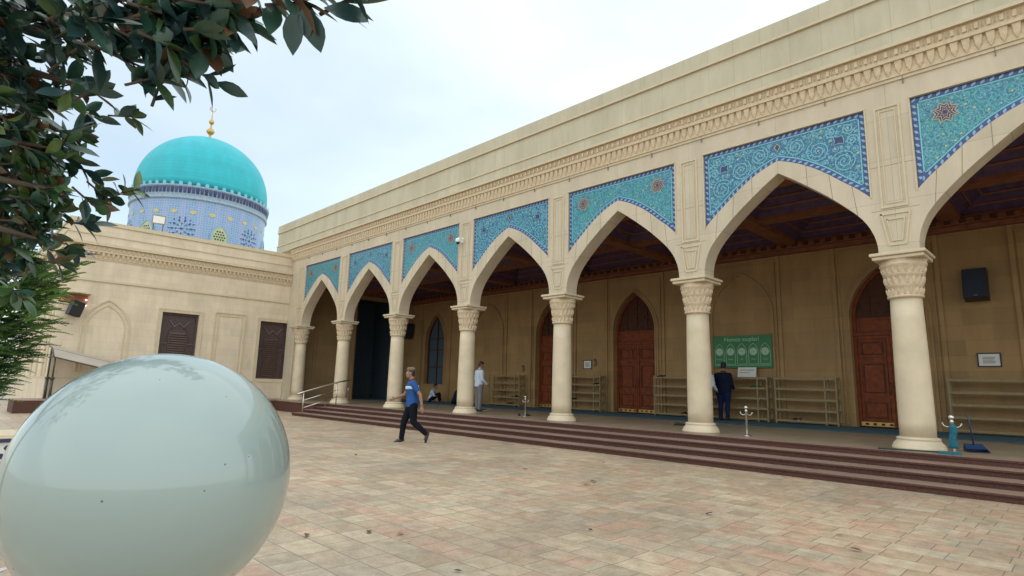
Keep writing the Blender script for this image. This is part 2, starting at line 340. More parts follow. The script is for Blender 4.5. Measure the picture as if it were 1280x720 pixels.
def wall_holes(mb, to3, u0, u1, z0, z1, th, holes, mt, rev=None, back=True):
    """wall slab with openings; each hole is (zsill, [(u,z)...]) listed left to right"""
    rev = rev or mt; cur = u0
    for d in ((0, th) if back else (0,)):
        cur = u0
        for zs, P in holes:
            a, b = P[0][0], P[-1][0]
            if a > cur+1e-6: mb.add([to3(cur, d, z0), to3(a, d, z0), to3(a, d, z1), to3(cur, d, z1)], [(0, 1, 2, 3)], mt)
            if zs > z0+1e-6: mb.add([to3(a, d, z0), to3(b, d, z0), to3(b, d, zs), to3(a, d, zs)], [(0, 1, 2, 3)], mt)
            for (p, q), (r, s) in zip(P, P[1:]):
                if abs(r-p) > 1e-7: mb.add([to3(p, d, q), to3(r, d, s), to3(r, d, z1), to3(p, d, z1)], [(0, 1, 2, 3)], mt)
            cur = b
        if u1 > cur+1e-6: mb.add([to3(cur, d, z0), to3(u1, d, z0), to3(u1, d, z1), to3(cur, d, z1)], [(0, 1, 2, 3)], mt)
    for zs, P in holes:
        sill = abs(zs-z0) > .01
        ring = [(P[0][0], zs)] + P + [(P[-1][0], zs)]
        for (p, q), (r, s) in zip(ring, ring[1:]):
            if abs(p-r)+abs(q-s) > 1e-6: mb.add([to3(p, 0, q), to3(r, 0, s), to3(r, th, s), to3(p, th, q)], [(0, 1, 2, 3)], rev)
        if sill: mb.add([to3(P[0][0], 0, zs), to3(P[-1][0], 0, zs), to3(P[-1][0], th, zs), to3(P[0][0], th, zs)], [(0, 1, 2, 3)], rev)
    for (u, ) in ((u0,), (u1,)): mb.add([to3(u, 0, z0), to3(u, th, z0), to3(u, th, z1), to3(u, 0, z1)], [(0, 1, 2, 3)], mt)
    mb.add([to3(u0, 0, z1), to3(u1, 0, z1), to3(u1, th, z1), to3(u0, th, z1)], [(0, 1, 2, 3)], mt)
    cur = u0
    for zs, P in holes+[(1e9, [(u1, 0), (u1, 0)])]:
        if abs(zs-z0) > .01 and zs < 1e8: continue
        if P[0][0] > cur+1e-6: mb.add([to3(cur, 0, z0), to3(P[0][0], 0, z0), to3(P[0][0], th, z0), to3(cur, th, z0)], [(0, 1, 2, 3)], mt)
        cur = P[-1][0]
def band(mb, P, wdt, d0, d1, to3, mt, close=False):
    """moulding of width wdt that follows outline P on its outer (left hand) side"""
    n = len(P); O = []
    for i in range(n):
        a = Vector(P[max(i-1, 0)]); b = Vector(P[i]); c = Vector(P[min(i+1, n-1)])
        if i == 0: t1 = t2 = (c-b).normalized()
        elif i == n-1: t1 = t2 = (b-a).normalized()
        else: t1 = (b-a).normalized(); t2 = (c-b).normalized()
        n1 = Vector((-t1.y, t1.x)); n2 = Vector((-t2.y, t2.x)); m = (n1+n2).normalized(); k = max(.35, m.dot(n1))
        O.append(b + m*(wdt/k))
    for i in range(n-1):
        p, q, r, s = P[i], P[i+1], O[i+1], O[i]
        A = [to3(p[0], d0, p[1]), to3(q[0], d0, q[1]), to3(r[0], d0, r[1]), to3(s[0], d0, s[1])]
        B = [to3(p[0], d1, p[1]), to3(q[0], d1, q[1]), to3(r[0], d1, r[1]), to3(s[0], d1, s[1])]
        mb.add(A+B, [(0, 1, 2, 3), (0, 1, 5, 4), (2, 3, 7, 6), (3, 0, 4, 7), (1, 2, 6, 5)], mt)
    return O
def frame2(mb, u0, u1, v0, v1, w, d0, d1, to3, mt):
    """rectangular moulding frame"""
    for a, b, c, d in ((u0, u1, v1-w, v1), (u0, u1, v0, v0+w), (u0, u0+w, v0+w, v1-w), (u1-w, u1, v0+w, v1-w)):
        mb.prism([(a, c), (b, c), (b, d), (a, d)], d0, d1, to3, mt)
# ================================================================ GROUND AND PLATFORM
ZP = .43; BAY = 4.1; YB = 6.4; XW = -1.23; XR = 33.2; YF = -.2255
mb = MB(); g = 400
# one sheet to the horizon
mb.quad((-g, -g, 0), (g, -g, 0), (g, g, 0), (-g, g, 0), M['paving'])
tag(mb.build('courtyard_ground'), kind='structure')
mb = MB()
mb.box(XW+.003, XR, -.497, YB+.3, .004, ZP, M['floor']); mb.box(XW+.003, 4.47, -.87, -.4975, .004, ZP, M['floor'])
mb.box(XW+.003, 4.5, -1.3, -.873, .004, ZP-.002, M['riser']); mb.box(XW+.003, .55, -10.3, -1.303, .004, ZP-.002, M['riser'])
mb.box(XW, .56, -10.31, -1.29, ZP-.001, ZP+.03, M['tread']); mb.box(.563, 4.5, -1.32, -.873, ZP-.001, ZP+.004, M['tread'])
tag(mb.build('porch_platform'), kind='structure')
mb = MB(); rz = ZP/4
for k, yy in enumerate((-.80, -1.28, -1.76, -2.24)):
    z1 = ZP-rz*k; yb = (.0, -.80, -1.28, -1.76)[k]
    if k == 0:
        mb.box(4.5, XR, -.80, -.50, .004, z1-.036, M['riser']); mb.box(4.48, XR, -.815, -.50, z1-.034, z1+.003, M['riser'], .006); mb.box(4.48, XR, -.800, -.50, z1+.0035, z1+.007, M['tread'])
        continue
    mb.box(4.5, XR, yy+.025, yb-.03, .004, z1-.032, M['riser']); mb.box(4.47, XR, yy-.005, yb-.004, z1-.032, z1, M['riser'], .006); mb.box(4.475, XR, yy+.012, yb-.002, z1+.001, z1+.004, M['tread'])
tag(mb.build('stone_steps'), kind='structure')
mb = MB(); rng = random.Random(5)
mb.box(XW+.35, 31.0, 3.75, YB-.07, ZP+.004, ZP+.018, M['carpet'])
tag(mb.build('porch_carpet'), 'long teal blue carpet laid along the foot of the porch rear wall', 'carpet')
# ================================================================ ARCADE
arc = thing('mosque_arcade', 'long pale limestone mosque porch with pointed arches and turquoise tiled spandrels', 'building')
NB = 8; ZI, ZA = 3.93, 5.97
half = [(.32, 3.93), (.325, 4.10), (.37, 4.32), (.47, 4.55), (.62, 4.76), (.82, 4.97), (1.06, 5.20), (1.33, 5.43), (1.62, 5.66), (1.86, 5.84), (2.05, 5.97)]
def smooth(P, k=3):
    o = []
    for i in range(len(P)-1):
        p0 = P[max(i-1, 0)]; p1 = P[i]; p2 = P[i+1]; p3 = P[min(i+2, len(P)-1)]
        for j in range(k):
            t = j/k
            o.append(tuple(.5*((2*b)+(c-a)*t+(2*a-5*b+4*c-d)*t*t+(3*b-a-3*c+d)*t**3) for a, b, c, d in zip(p0, p1, p2, p3)))
    return o+[P[-1]]
half = smooth(half)
full = half + [(BAY-x, z) for x, z in half[-2::-1]]
outh = smooth([(.38, 5.07), (.60, 5.29), (.85, 5.50), (1.10, 5.72), (1.40, 5.94), (1.72, 6.12), (2.05, 6.25)])
outf = outh + [(BAY-x, z) for x, z in outh[-2::-1]]
T = XZ(YF); PR = .045                       # tile panels sit PR behind the pier face
mb = MB()
holes = [(ZI, [(i*BAY+x, z) for x, z in full]) for i in range(NB)]
mb_core = MB()
# core slab behind the facings
wall_holes(mb, XZ(YF+PR), XW, XR, ZI, 7.25, .4055, holes, M['face'])
for i in range(NB):
    x = i*BAY
    P = [(x+a, z) for a, z in full]; O = [(x+a, z) for a, z in outf]
    # archivolt ring face
    inner = [(x+.38+.0, 4.345)] + [p for p in P if x+.385 < p[0] < x+BAY-.385] + [(x+BAY-.38, 4.345)]
    poly = inner + O[::-1]
    # built as quads between inner and outer runs
    m = 40; ii = []; oo = []
    def samp(C, t):
        L_ = [0]
        for a, b in zip(C, C[1:]): L_.append(L_[-1]+math.dist(a, b))
        d = t*L_[-1]
        for k in range(len(C)-1):
            if L_[k+1] >= d-1e-9:
                q = (d-L_[k])/max(L_[k+1]-L_[k], 1e-9); return tuple(a+(b-a)*q for a, b in zip(C[k], C[k+1]))
        return C[-1]
    half_i = [p for p in inner if p[0] <= x+2.0501]; half_o = [p for p in O if p[0] <= x+2.0501]
    A = [samp(half_i, t/20) for t in range(21)]; B = [samp(half_o, t/20) for t in range(21)]
    A += [(2*x+BAY-p, q) for p, q in A[-2::-1]]; B += [(2*x+BAY-p, q) for p, q in B[-2::-1]]
    vs = [T(p, 0, q) for p, q in A]+[T(p, 0, q) for p, q in B]+[T(p, PR, q) for p, q in A]+[T(p, PR, q) for p, q in B]
    n_ = len(A); fs = []
    for k in range(n_-1): fs += [(k, k+1, n_+k+1, n_+k), (n_+k, n_+k+1, 3*n_+k+1, 3*n_+k), (k, k+1, 2*n_+k+1, 2*n_+k)]
    mb.add(vs, fs, M['face'])
    # voussoir joints
    for k in (4, 9, 14, 26, 31, 36):
        a, b = Vector(A[k]), Vector(B[k]); nn = (b-a).normalized(); w = Vector((-nn.y, nn.x))*.005
        mb.prism([tuple(a-w), tuple(b-w), tuple(b+w), tuple(a+w)], -.0015, .002, T, M['joint'])
for i in range(NB+1):                        # pier facings
    x = i*BAY; lo = XW if i == 0 else x-.38; hi = min(XR, x+.38)
    L1 = [(x-a, z) for a, z in half if a < .379]; R1 = [(x+a, z) for a, z in half if a < .379]
    poly = ([(lo, ZI)] if i == 0 else L1) + [(lo, 4.345), (lo, 6.83), (hi, 6.83), (hi, 4.345)] + R1[::-1]
    if i == 0: poly = [(lo, ZI), (lo, 6.83), (hi, 6.83), (hi, 4.345)] + R1[::-1]
    mb.prism(poly, 0, PR-.001, T, M['face'])
mb.prism([(XW, 6.83), (XR, 6.83), (XR, 7.25), (XW, 7.25)], 0, PR-.001, T, M['face'])
mb.box(XW, -.32, YF+.002, .18, ZP, ZI, M['face'])
mb.build('facade_wall', arc)
# pier panels: mouldings
mb = MB()
for i in range(NB+1):
    x = i*BAY
    frame2(mb, x-.215, x+.215, 4.80, 6.80, .035, -.022, .001, T, M['trim'])
    frame2(mb, x-.135, x+.135, 4.88, 6.72, .02, -.014, .001, T, M['trim'])
    for w0, z0, z1, q in ((.245, 4.70, 4.08, .03), (.15, 4.59, 4.16, .022)):   # tapered shield above each capital
        k = .58
        tr = [(x-w0, z0), (x-w0*k, z1), (x+w0*k, z1), (x+w0, z0), (x-w0, z0)]
        band(mb, tr[::-1], -q, -.02, .001, T, M['trim'])
    for z in (5.62, 4.76):
        mb.prism([(x-.38, z), (x+.38, z), (x+.38, z+.009), (x-.38, z+.009)], -.0015, .002, T, M['joint'])
for i in range(NB):                          # bead round each tile panel
    x = i*BAY
    mb.prism([(x+.36, 6.83), (x+BAY-.36, 6.83), (x+BAY-.36, 6.865), (x+.36, 6.865)], -.03, .002, T, M['trim'])
    for u in (x+.352, x+BAY-.378): mb.prism([(u, 5.05), (u+.026, 5.05), (u+.026, 6.829), (u, 6.829)], -.018, .002, T, M['trim'])
mb.build('pier_moulding', arc)
# cornice and parapet
mb = MB()
def strip(z0, z1, pj, mt, x0=XW, x1=XR): mb.box(x0, x1, YF-pj, YF+.3, z0, z1, mt)
strip(7.25, 7.31, .03, M['trim']); strip(7.312, 7.60, .055, M['ornament']); strip(7.602, 7.66, .13, M['ornament'])
strip(7.662, 7.86, .12, M['ornament']); strip(7.862, 7.93, .2, M['trim'])
n_ = int((XR-XW)/.17)
for k in range(n_):
    x = XW+.085+k*.17
    # hanging bud and lintel of each stalactite cell
    y0 = YF-.054
    mb.add([(x-.075, y0, 7.60), (x+.075, y0, 7.60), (x+.055, y0, 7.43), (x, y0, 7.33), (x-.055, y0, 7.43), (x-.058, y0-.05, 7.60), (x+.058, y0-.05, 7.60), (x+.04, y0-.035, 7.44), (x, y0-.014, 7.34), (x-.04, y0-.035, 7.44)],
           [(5, 6, 7, 8, 9), (0, 5, 9, 4), (4, 9, 8, 3), (3, 8, 7, 2), (2, 7, 6, 1)], M['ornament'])
    mb.box(x-.028, x+.028, YF-.15, YF-.119, 7.70, 7.83, M['ornament'], .01)
    mb.add([(x+.057, YF-.119, 7.69), (x+.113, YF-.119, 7.69), (x+.085, YF-.119, 7.83), (x+.085, YF-.17, 7.74)], [(0, 1, 3), (1, 2, 3), (2, 0, 3)], M['ornament'])
for k in range(25): x = .6+k*1.35; mb.box(x, x+.012, YF-.0325, YF, 7.16, 7.30, M['joint'])
mb.build('cornice', arc)
mb = MB()
XL = -3.3
mb.box(XL, XR, YF-.02, .6, 7.93, 8.28, M['parapet']); mb.box(XL, XR, YF-.05, .6, 8.283, 8.335, M['trim'])
mb.box(XL+.03, XR, YF+.0, .6, 8.338, 9.02, M['parapet']); mb.box(XL-.02, XR, YF-.055, .66, 9.023, 9.075, M['trim']); mb.box(XL, XR, YF-.03, .64, 9.078, 9.44, M['parapet'])
mb.build('parapet', arc)
# ---- columns
def capital(mb):
    z = ZP
    prof = [(.245, 3.10), (.285, 3.11), (.285, 3.15), (.265, 3.16), (.27, 3.30), (.30, 3.33), (.29, 3.36), (.30, 3.50), (.335, 3.53), (.32, 3.56), (.34, 3.66), (.375, 3.70), (.375, 3.735), (.36, 3.75), (.385, 3.80)]
    mb.lathe((0, 0, 0), prof, M['ornament'], 40)
    for zz, rr, n_, h, w in ((3.165, .268, 18, .13, .035), (3.36, .293, 18, .15, .042), (3.565, .325, 20, .11, .036)):
        for k in range(n_):
            a = 2*math.pi*(k+(.5 if zz > 3.3 and zz < 3.5 else 0))/n_; c, s_ = math.cos(a), math.sin(a)
            def q(t, d, z_): return (c*(rr+d)-s_*t, s_*(rr+d)+c*t, z_)
            mb.add([q(-w, -.01, zz), q(w, -.01, zz), q(w, .0, zz+h*.6), q(0, .03, zz+h), q(-w, .0, zz+h*.6), q(0, .035, zz+h*.55), q(0, .012, zz)],
                   [(0, 6, 5, 4), (6, 1, 2, 5), (4, 5, 3), (5, 2, 3)], M['ornament'])
shaft = MB(); shaft.lathe((0, 0, 0), [(.272, .645), (.275, .9), (.272, 1.5), (.265, 2.1), (.256, 2.7), (.248, 3.10)], M['column'], 40)
base = MB(); base.lathe((0, 0, 0), [(.405, ZP+.002), (.405, .47), (.395, .48), (.385, .515), (.36, .55), (.335, .575), (.325, .60), (.33, .605), (.33, .632), (.30, .645), (.272, .652)], M['column'], 40)
cap = MB(); capital(cap)
aba = MB(); aba.box(-.40, .40, -.40, .40, 3.80, 3.865, M['trim'], .012); aba.box(-.435, .435, -.435, .435, 3.868, 3.928, M['trim'], .012)
ms, mbs, mc, ma = shaft.mesh('shaft'), base.mesh('base'), cap.mesh('capital'), aba.mesh('abacus')
for i in range(NB+1):
    c = link(ms, 'column', arc, (i*BAY, 0, 0))
    link(mbs, 'base', c); k = link(mc, 'capital', c); link(ma, 'abacus', c)
# ---- tiled spandrels
def spiral_pack(seed, rmax, rmin, inside, meds, tries=14000):
    rng = random.Random(seed); C = []
    radii = [q for q in (.27, .235, .20, .17, .145, .12, .10, .083, .068, .055, .044, .036) if rmin <= q <= rmax]
    for r in radii:
        for t in range(900 if r > .1 else 1600):
            u = rng.uniform(.45, 2.02); v = rng.uniform(5.1, 6.75)
            if not inside(u, v, r): continue
            if any(math.hypot(u-a, v-b) < r+q for a, b, q in C): continue
            if any(math.hypot(u-a, v-b) < r+q for a, b, q in meds): continue
            C.append((u, v, r))
    return C, rng
def outer_z(u):
    for (a, b), (c, d) in zip(outf, outf[1:]):
        if a <= u <= c: return b+(d-b)*(u-a)/max(c-a, 1e-9)
    return 9
def spandrel(kind):
    mb = MB(); Q = lambda u, d, v: (u, YF+PR-.003-d, v)
    n_ = len(outf); zt = 6.829
    fld = M['fieldA'] if kind == 'A' else M['fieldB']
    vs = []; fs = []
    for u, v in outf: vs += [Q(u, 0, v), Q(u, 0, zt)]
    for k in range(n_-1): fs.append((2*k, 2*k+2, 2*k+3, 2*k+1))
    mb.add(vs, fs, fld)
    # rope border
    bw = .098
    loop = [(p, q) for p, q in outf] + [(BAY-.38, zt), (.38, zt)]
    m_ = len(loop); inn = []
    for i in range(m_):
        a, b, c = Vector(loop[i-1]), Vector(loop[i]), Vector(loop[(i+1) % m_])
        t1, t2 = (b-a).normalized(), (c-b).normalized(); n1, n2 = Vector((-t1.y, t1.x)), Vector((-t2.y, t2.x)); mm = (n1+n2).normalized()
        inn.append(b+mm*(bw/max(.33, mm.dot(n1))))
    # the lower tips pinch: inner points that would cross the side strip gather at the inner corner
    ul = .38+bw; k_ = next(i for i in range(1, len(outf)) if inn[i].x >= ul); tz = inn[k_].y
    for i in range(len(outf)):
        if i < k_: inn[i] = Vector((ul, tz-.02))
        if i > len(outf)-1-k_: inn[i] = Vector((BAY-ul, tz-.02))
    for i in range(m_):
        a, b, c, d = loop[i], loop[(i+1) % m_], inn[(i+1) % m_], inn[i]
        mb.add([Q(a[0], .003, a[1]), Q(b[0], .003, b[1]), Q(c.x, .003, c.y), Q(d.x, .003, d.y)], [(0, 1, 2, 3)], M['tile_blue'])
        ia, ib = Vector(d), Vector(c); tt = (ib-ia)
        if tt.length > 1e-4:
            tt.normalize(); nn = Vector((-tt.y, tt.x))*.022
            mb.add([Q(ia.x, .0055, ia.y), Q(ib.x, .0055, ib.y), Q(ib.x+nn.x, .0055, ib.y+nn.y), Q(ia.x+nn.x, .0055, ia.y+nn.y)], [(0, 1, 2, 3)], M['tile_cyan'])
    mid = [Vector(a)*.5+Vector(b)*.5 for a, b in zip([Vector(x) for x in loop], inn)]; mid.append(mid[0])
    L_ = [0]
    for a, b in zip(mid, mid[1:]): L_.append(L_[-1]+(b-a).length)
    N_ = int(L_[-1]/.125)
    for k in range(N_):
        d = (k+.5)/N_*L_[-1]
        for i in range(len(mid)-1):
            if L_[i+1] >= d:
                t = (mid[i+1]-mid[i]).normalized(); p = mid[i]+t*(d-L_[i]); break
        nn = Vector((-t.y, t.x)); a = (t*.035+nn*.04); b = (t*.026-nn*.012)
        mb.add([Q(*((p+a)[0:1]), .006, (p+a)[1]), Q((p+b)[0], .006, (p+b)[1]), Q((p-a)[0], .006, (p-a)[1]), Q((p-b)[0], .006, (p-b)[1])], [(0, 1, 2, 3)], M['tile_pale'])
    def inside(u, v, r):
        if u-r < .38+bw+.02 or v+r > zt-bw-.02: return False
        for k in range(12):
            a = k*math.pi/6
            if v+r*math.sin(a) < outer_z(min(max(u+r*math.cos(a), .38), 3.7))+bw*1.2+.02: return False
        return True
    if kind == 'A': meds = [(.88, 6.40, .22)]; rmax, rmin, wd = .17, .034, .0135
    else: meds = [(.86, 6.38, .11), (1.0, 6.02, .0), (2.05, 6.56, .10)]; rmax, rmin, wd = .235, .036, .017
    C, rng = spiral_pack(3 if kind == 'A' else 8, rmax, rmin, inside, meds)
    scm = M['tile_soft'] if kind == 'A' else M['tile_cyan']
    for sgn in (0, 1):
        X = (lambda u: u) if sgn == 0 else (lambda u: BAY-u)
        def ribbon(pts, w, mt, d=.005):
            vs = []; fs = []
            for i, p in enumerate(pts):
                a = pts[max(i-1, 0)]; b = pts[min(i+1, len(pts)-1)]; t = Vector((b[0]-a[0], b[1]-a[1])).normalized(); n1 = Vector((-t.y, t.x))*w*.5
                vs += [Q(X(p[0]+n1.x), d, p[1]+n1.y), Q(X(p[0]-n1.x), d, p[1]-n1.y)]
            for i in range(len(pts)-1): fs.append((2*i, 2*i+1, 2*i+3, 2*i+2))
            mb.add(vs, fs, mt)
        rg = random.Random(11)
        for q in range(1500):
            u = rg.uniform(.5, 2.05); v = rg.uniform(5.1, 6.72)
            if not inside(u, v, .014) or any(math.hypot(u-a, v-b) < c+.03 for a, b, c in meds): continue
            a = rg.uniform(0, 6.28); l1 = Vector((math.cos(a), math.sin(a)))*rg.uniform(.012, .024); l2 = Vector((-l1.y, l1.x))*.42; p = Vector((u, v))
            mb.add([Q(X((p+l1).x), .0015, (p+l1).y), Q(X((p+l2).x), .0015, (p+l2).y), Q(X((p-l1).x), .0015, (p-l1).y), Q(X((p-l2).x), .0015, (p-l2).y)], [(0, 1, 2, 3)], (scm, scm, M['tile_soft'], M['tile_blue'], M['tile_pale'])[q % 5])
        for j, (u, v, r) in enumerate(C):
            a0 = rg.uniform(0, 6.28); dr = 1 if j % 2 else -1; tn = 2.3 if r > .18 else 1.8 if r > .1 else 1.3
            st = int(14*tn); pts = []
            for k in range(st+1):
                t = k/st; rr = r*(1-.82*t); a = a0+dr*2*math.pi*tn*t; pts.append((u+rr*math.cos(a), v+rr*math.sin(a)))
            ribbon(pts, wd*(1 if r > .1 else .75), scm)
            if r > .07:
                for k in range(2, st, 3):       # leaves springing off the scroll
                    p = pts[k]; t = Vector((pts[k+1][0]-p[0], pts[k+1][1]-p[1])).normalized(); n1 = Vector((-t.y, t.x))*dr
                    q = Vector(p)-n1*.028+t*.02; ln = t*.026; sd_ = n1*.011
                    mb.add([Q(X((q+ln).x), .004, (q+ln).y), Q(X((q+sd_).x), .004, (q+sd_).y), Q(X((q-ln).x), .004, (q-ln).y), Q(X((q-sd_).x), .004, (q-sd_).y)], [(0, 1, 2, 3)], scm if k % 2 else M['tile_pale'])
            mb.add([Q(X(u+.02*math.cos(k*math.pi/3)), .0065, v+.02*math.sin(k*math.pi/3)) for k in range(6)], [tuple(range(6))], M['tile_pale'] if j % 3 else M['tile_gold'])
        if kind == 'A':
            def star(r1, r2, w, mt, d):
                P = [(.88+(r1 if k % 2 else r2)*math.cos(k*math.pi/8), 6.40+(r1 if k % 2 else r2)*math.sin(k*math.pi/8)) for k in range(17)]
                ribbon(P, w, mt, d)
            mb.add([Q(X(.88+.15*math.cos(k*math.pi/8)), .0045, 6.40+.15*math.sin(k*math.pi/8)) for k in range(16)], [tuple(range(16))], M['tile_navy'])
            star(.215, .14, .02, M['tile_sal'], .007); star(.15, .09, .016, M['tile_gold'], .008); star(.09, .04, .014, M['tile_sal'], .009)
        else:
            for cu, cv, h in ((.86, 6.38, .095),) + (((2.05, 6.56, .085),) if sgn == 0 else ()):
                P = [(cu-h, cv-h*.2), (cu-h*.75, cv+h*.8), (cu+h*.1, cv+h*.75), (cu+h, cv+h*.9), (cu+h*.75, cv), (cu+h, cv-h*.9), (cu, cv-h*.7), (cu-h*.9, cv-h)] if cu < 2 else [(cu-h*.7, cv), (cu, cv+h), (cu+h*.7, cv), (cu, cv-h)]
                mb.add([Q(X(a), .0045, b) for a, b in P], [tuple(range(len(P)))], M['tile_navy']); ribbon(P+[P[0]], .016, M['tile_pale'] if cu < 2 else M['tile_gold'], .007)
    return mb.mesh('spandrel_tiles')
spA, spB = spandrel('A'), spandrel('B')
for i in range(NB): link(spA if i % 2 == 0 else spB, 'spandrel_panel', arc, (i*BAY, 0, 0))
# ---- ceiling and roof
mb = MB()
mb.box(XW, XR, YF+.46, 20, 7.0, 7.2, M['trim'])
nx = NB
for i in range(NB):
    for j in range(2):
        x0, x1 = i*BAY+.22, (i+1)*BAY-.22; y0 = .19+j*3.1+.22; y1 = y0+2.66
        zc, zt = 6.05, 6.62; q = .75
        A = [(x0, y0, zc), (x1, y0, zc), (x1, y1, zc), (x0, y1, zc)]; B = [(x0+q, y0+q*.8, zt), (x1-q, y0+q*.8, zt), (x1-q, y1-q*.8, zt), (x0+q, y1-q*.8, zt)]
        mb.add(A+B, [(0, 1, 5, 4), (1, 2, 6, 5), (2, 3, 7, 6), (3, 0, 4, 7)], M['purple']); mb.add(B, [(0, 1, 2, 3)], M['ceil'])
        for t in (.33, .66):
            P = [Vector(a).lerp(Vector(b), t) for a, b in zip(A, B)]
            for a, b in zip(P, P[1:]+P[:1]): mb.tube([a, b], .035, M['ceil'], 4, False)
mb.build('coffered_ceiling', arc)
mb = MB()
for i in range(NB+1): mb.box(max(i*BAY-.22, XW), i*BAY+.22, .185, YB, 5.92, 6.05+.6, M['ceil'])
mb.box(XW, -.22, .185, YB, 6.04, 6.6, M['ceil'])
for y in (.185, 3.07, 6.17):
    mb.box(XW, XR, y, y+.44 if y < 6 else YB, 5.95, 6.6, M['ceil'])
mb.box(XW, XR, YB-.36, YB-.002, 5.80, 5.948, M['ceil']); mb.box(XW, XR, YB-.2, YB-.002, 5.68, 5.798, M['ceil'])
for k in range(int((XR-XW)/.32)):
    x = XW+.16+k*.32; mb.box(x-.07, x+.07, YB-.42, YB-.361, 5.83, 5.94, M['wood_dark'])
mb.build('ceiling_beam', arc)
# ---- rear wall
DOORS = (10.45, 14.58, 22.90); WINX = 2.2; NICHE = (6.33, 18.74, 27.0)
mb = MB(); TB = XZ(YB)
ops = []
rect = lambda a, b, z: [(a, z), (b, z)]
ops.append((1.33, arch_pts(WINX-.82, WINX+.82, 3.55, 5.0)))
for d in DOORS: ops.append((ZP, arch_pts(d-.92, d+.92, 3.62, 5.03)))
ops.sort(key=lambda h: h[1][0][0])
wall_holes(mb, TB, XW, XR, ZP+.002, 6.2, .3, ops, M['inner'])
mb.box(XW, XR, YB+.31, YB+.6, 0, 6.9, M['wood_dark'])  # added dark slab, keeps sky light from leaking in through the openings
mb.build('rear_wall', arc)
mb = MB()
for zs, P in ops:
    ring = ([(P[0][0], zs)] + P + [(P[-1][0], zs)])
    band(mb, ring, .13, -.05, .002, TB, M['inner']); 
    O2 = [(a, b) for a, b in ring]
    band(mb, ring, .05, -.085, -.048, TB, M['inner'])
for c in [WINX]+list(DOORS)+list(NICHE):      # tall rectangular recess frames, and blind arches
    for s_ in (-1, 1):
        u = c+s_*1.27; mb.prism([(u-.05, ZP+.005), (u+.05, ZP+.005), (u+.05, 5.675), (u-.05, 5.675)], -.06, .002, TB, M['inner'])
        u = c+s_*1.15; mb.prism([(u-.02, ZP+.005), (u+.02, ZP+.005), (u+.02, 5.5), (u-.02, 5.5)], -.03, .002, TB, M['inner'])
    mb.prism([(c-1.22, 5.5), (c+1.22, 5.5), (c+1.22, 5.56), (c-1.22, 5.56)], -.035, .002, TB, M['inner'])
    if c in NICHE:
        P = [(c-.98, ZP+.3)] + arch_pts(c-.98, c+.98, 3.9, 5.2) + [(c+.98, ZP+.3)]
        band(mb, P, .09, -.045, .002, TB, M['inner'])
mb.box(XW, 9.3, YB-.035, YB-.001, ZP+.002, ZP+.13, M['inner'])
mb.build('wall_moulding', arc)
def door(cx):
    d = MB(); D = XZ(YB+.16); W2 = .915
    P = [(cx-W2, 3.05)] + arch_pts(cx-W2, cx+W2, 3.62, 5.02) + [(cx+W2, 3.05)]
    d.prism(P, .06, .1, D, M['wood_dark'])
    band(d, [(a, b) for a, b in P[::1]], -.10, .0, .06, D, M['wood'])
    for x in (cx-.45, cx, cx+.45): d.prism([(x-.02, 3.6), (x+.02, 3.6), (x+.02, 4.55 if x != cx else 4.85), (x-.02, 4.55 if x != cx else 4.85)], .03, .06, D, M['wood_dark'])
    d.prism([(cx-W2, 3.03), (cx+W2, 3.03), (cx+W2, 3.12), (cx-W2, 3.12)], -.02, .08, D, M['wood'])
    d.prism([(cx-W2+.1, 3.13), (cx+W2-.1, 3.13), (cx+W2-.1, 3.55), (cx-W2+.1, 3.55)], .03, .07, D, M['wood'])
    frame2(d, cx-W2+.12, cx+W2-.12, 3.16, 3.52, .05, .0, .03, D, M['wood'])
    o = d.build('door', arc)
    for s_ in (-1, 1):
        l = MB(); a, b = (cx-W2, cx-.004) if s_ < 0 else (cx+.004, cx+W2)
        l.prism([(a, ZP+.03), (b, ZP+.03), (b, 3.025), (a, 3.025)], .04, .09, D, M['wood'])
        frame2(l, a+.003, b-.003, ZP+.032, 3.02, .085, .0, .04, D, M['wood'])
        for z0, z1 in ((.62, 1.22), (1.32, 2.30), (2.40, 2.92)):
            frame2(l, a+.11, b-.11, z0, z1, .045, .012, .04, D, M['wood']); frame2(l, a+.19, b-.19, z0+.08, z1-.08, .03, .022, .04, D, M['wood_dark'])
            mz = (z0+z1)/2; mx_ = (a+b)/2; w = min(.12, (z1-z0)*.25)
            l.prism([(mx_-w, mz), (mx_, mz-w*1.3), (mx_+w, mz), (mx_, mz+w*1.3)], .022, .04, D, M['wood'])
        lo = l.build('leaf', o)
        k = MB(); k.prism([(a+.06, ZP+.05), (b-.06, ZP+.05), (b-.06, ZP+.16), (a+.06, ZP+.16)], -.006, .0, D, M['brass'])
        for q in range(4): x = a+.15+q*.2; k.prism([(x, ZP+.075), (x+.09, ZP+.075), (x+.09, ZP+.135), (x, ZP+.135)], -.008, -.0055, D, M['wood_dark'])
        k.build('kick_plate', o)
        h = MB(); x = cx+s_*.06; h.tube([D(x, -.005, 1.38), D(x, -.05, 1.40), D(x, -.05, 1.68), D(x, -.005, 1.70)], .012, M['iron'], 8); h.build('handle', o)
    return o
for c in DOORS: door(c)
# arched window
w = MB(); D = XZ(YB+.12); P = [(WINX-.81, 1.34)] + arch_pts(WINX-.81, WINX+.81, 3.55, 4.98) + [(WINX+.81, 1.34)]
w.prism(P, .05, .08, D, M['dark']); band(w, P, -.08, .0, .05, D, M['wood_dark'])
w.prism([(WINX-.03, 1.36), (WINX+.03, 1.36), (WINX+.03, 4.8), (WINX-.03, 4.8)], .0, .05, D, M['wood_dark'])
for z in (2.2, 3.1, 3.7): w.prism([(WINX-.75, z), (WINX+.75, z), (WINX+.75, z+.05), (WINX-.75, z+.05)], .005, .05, D, M['wood_dark'])
w.build('arched_window', arc)
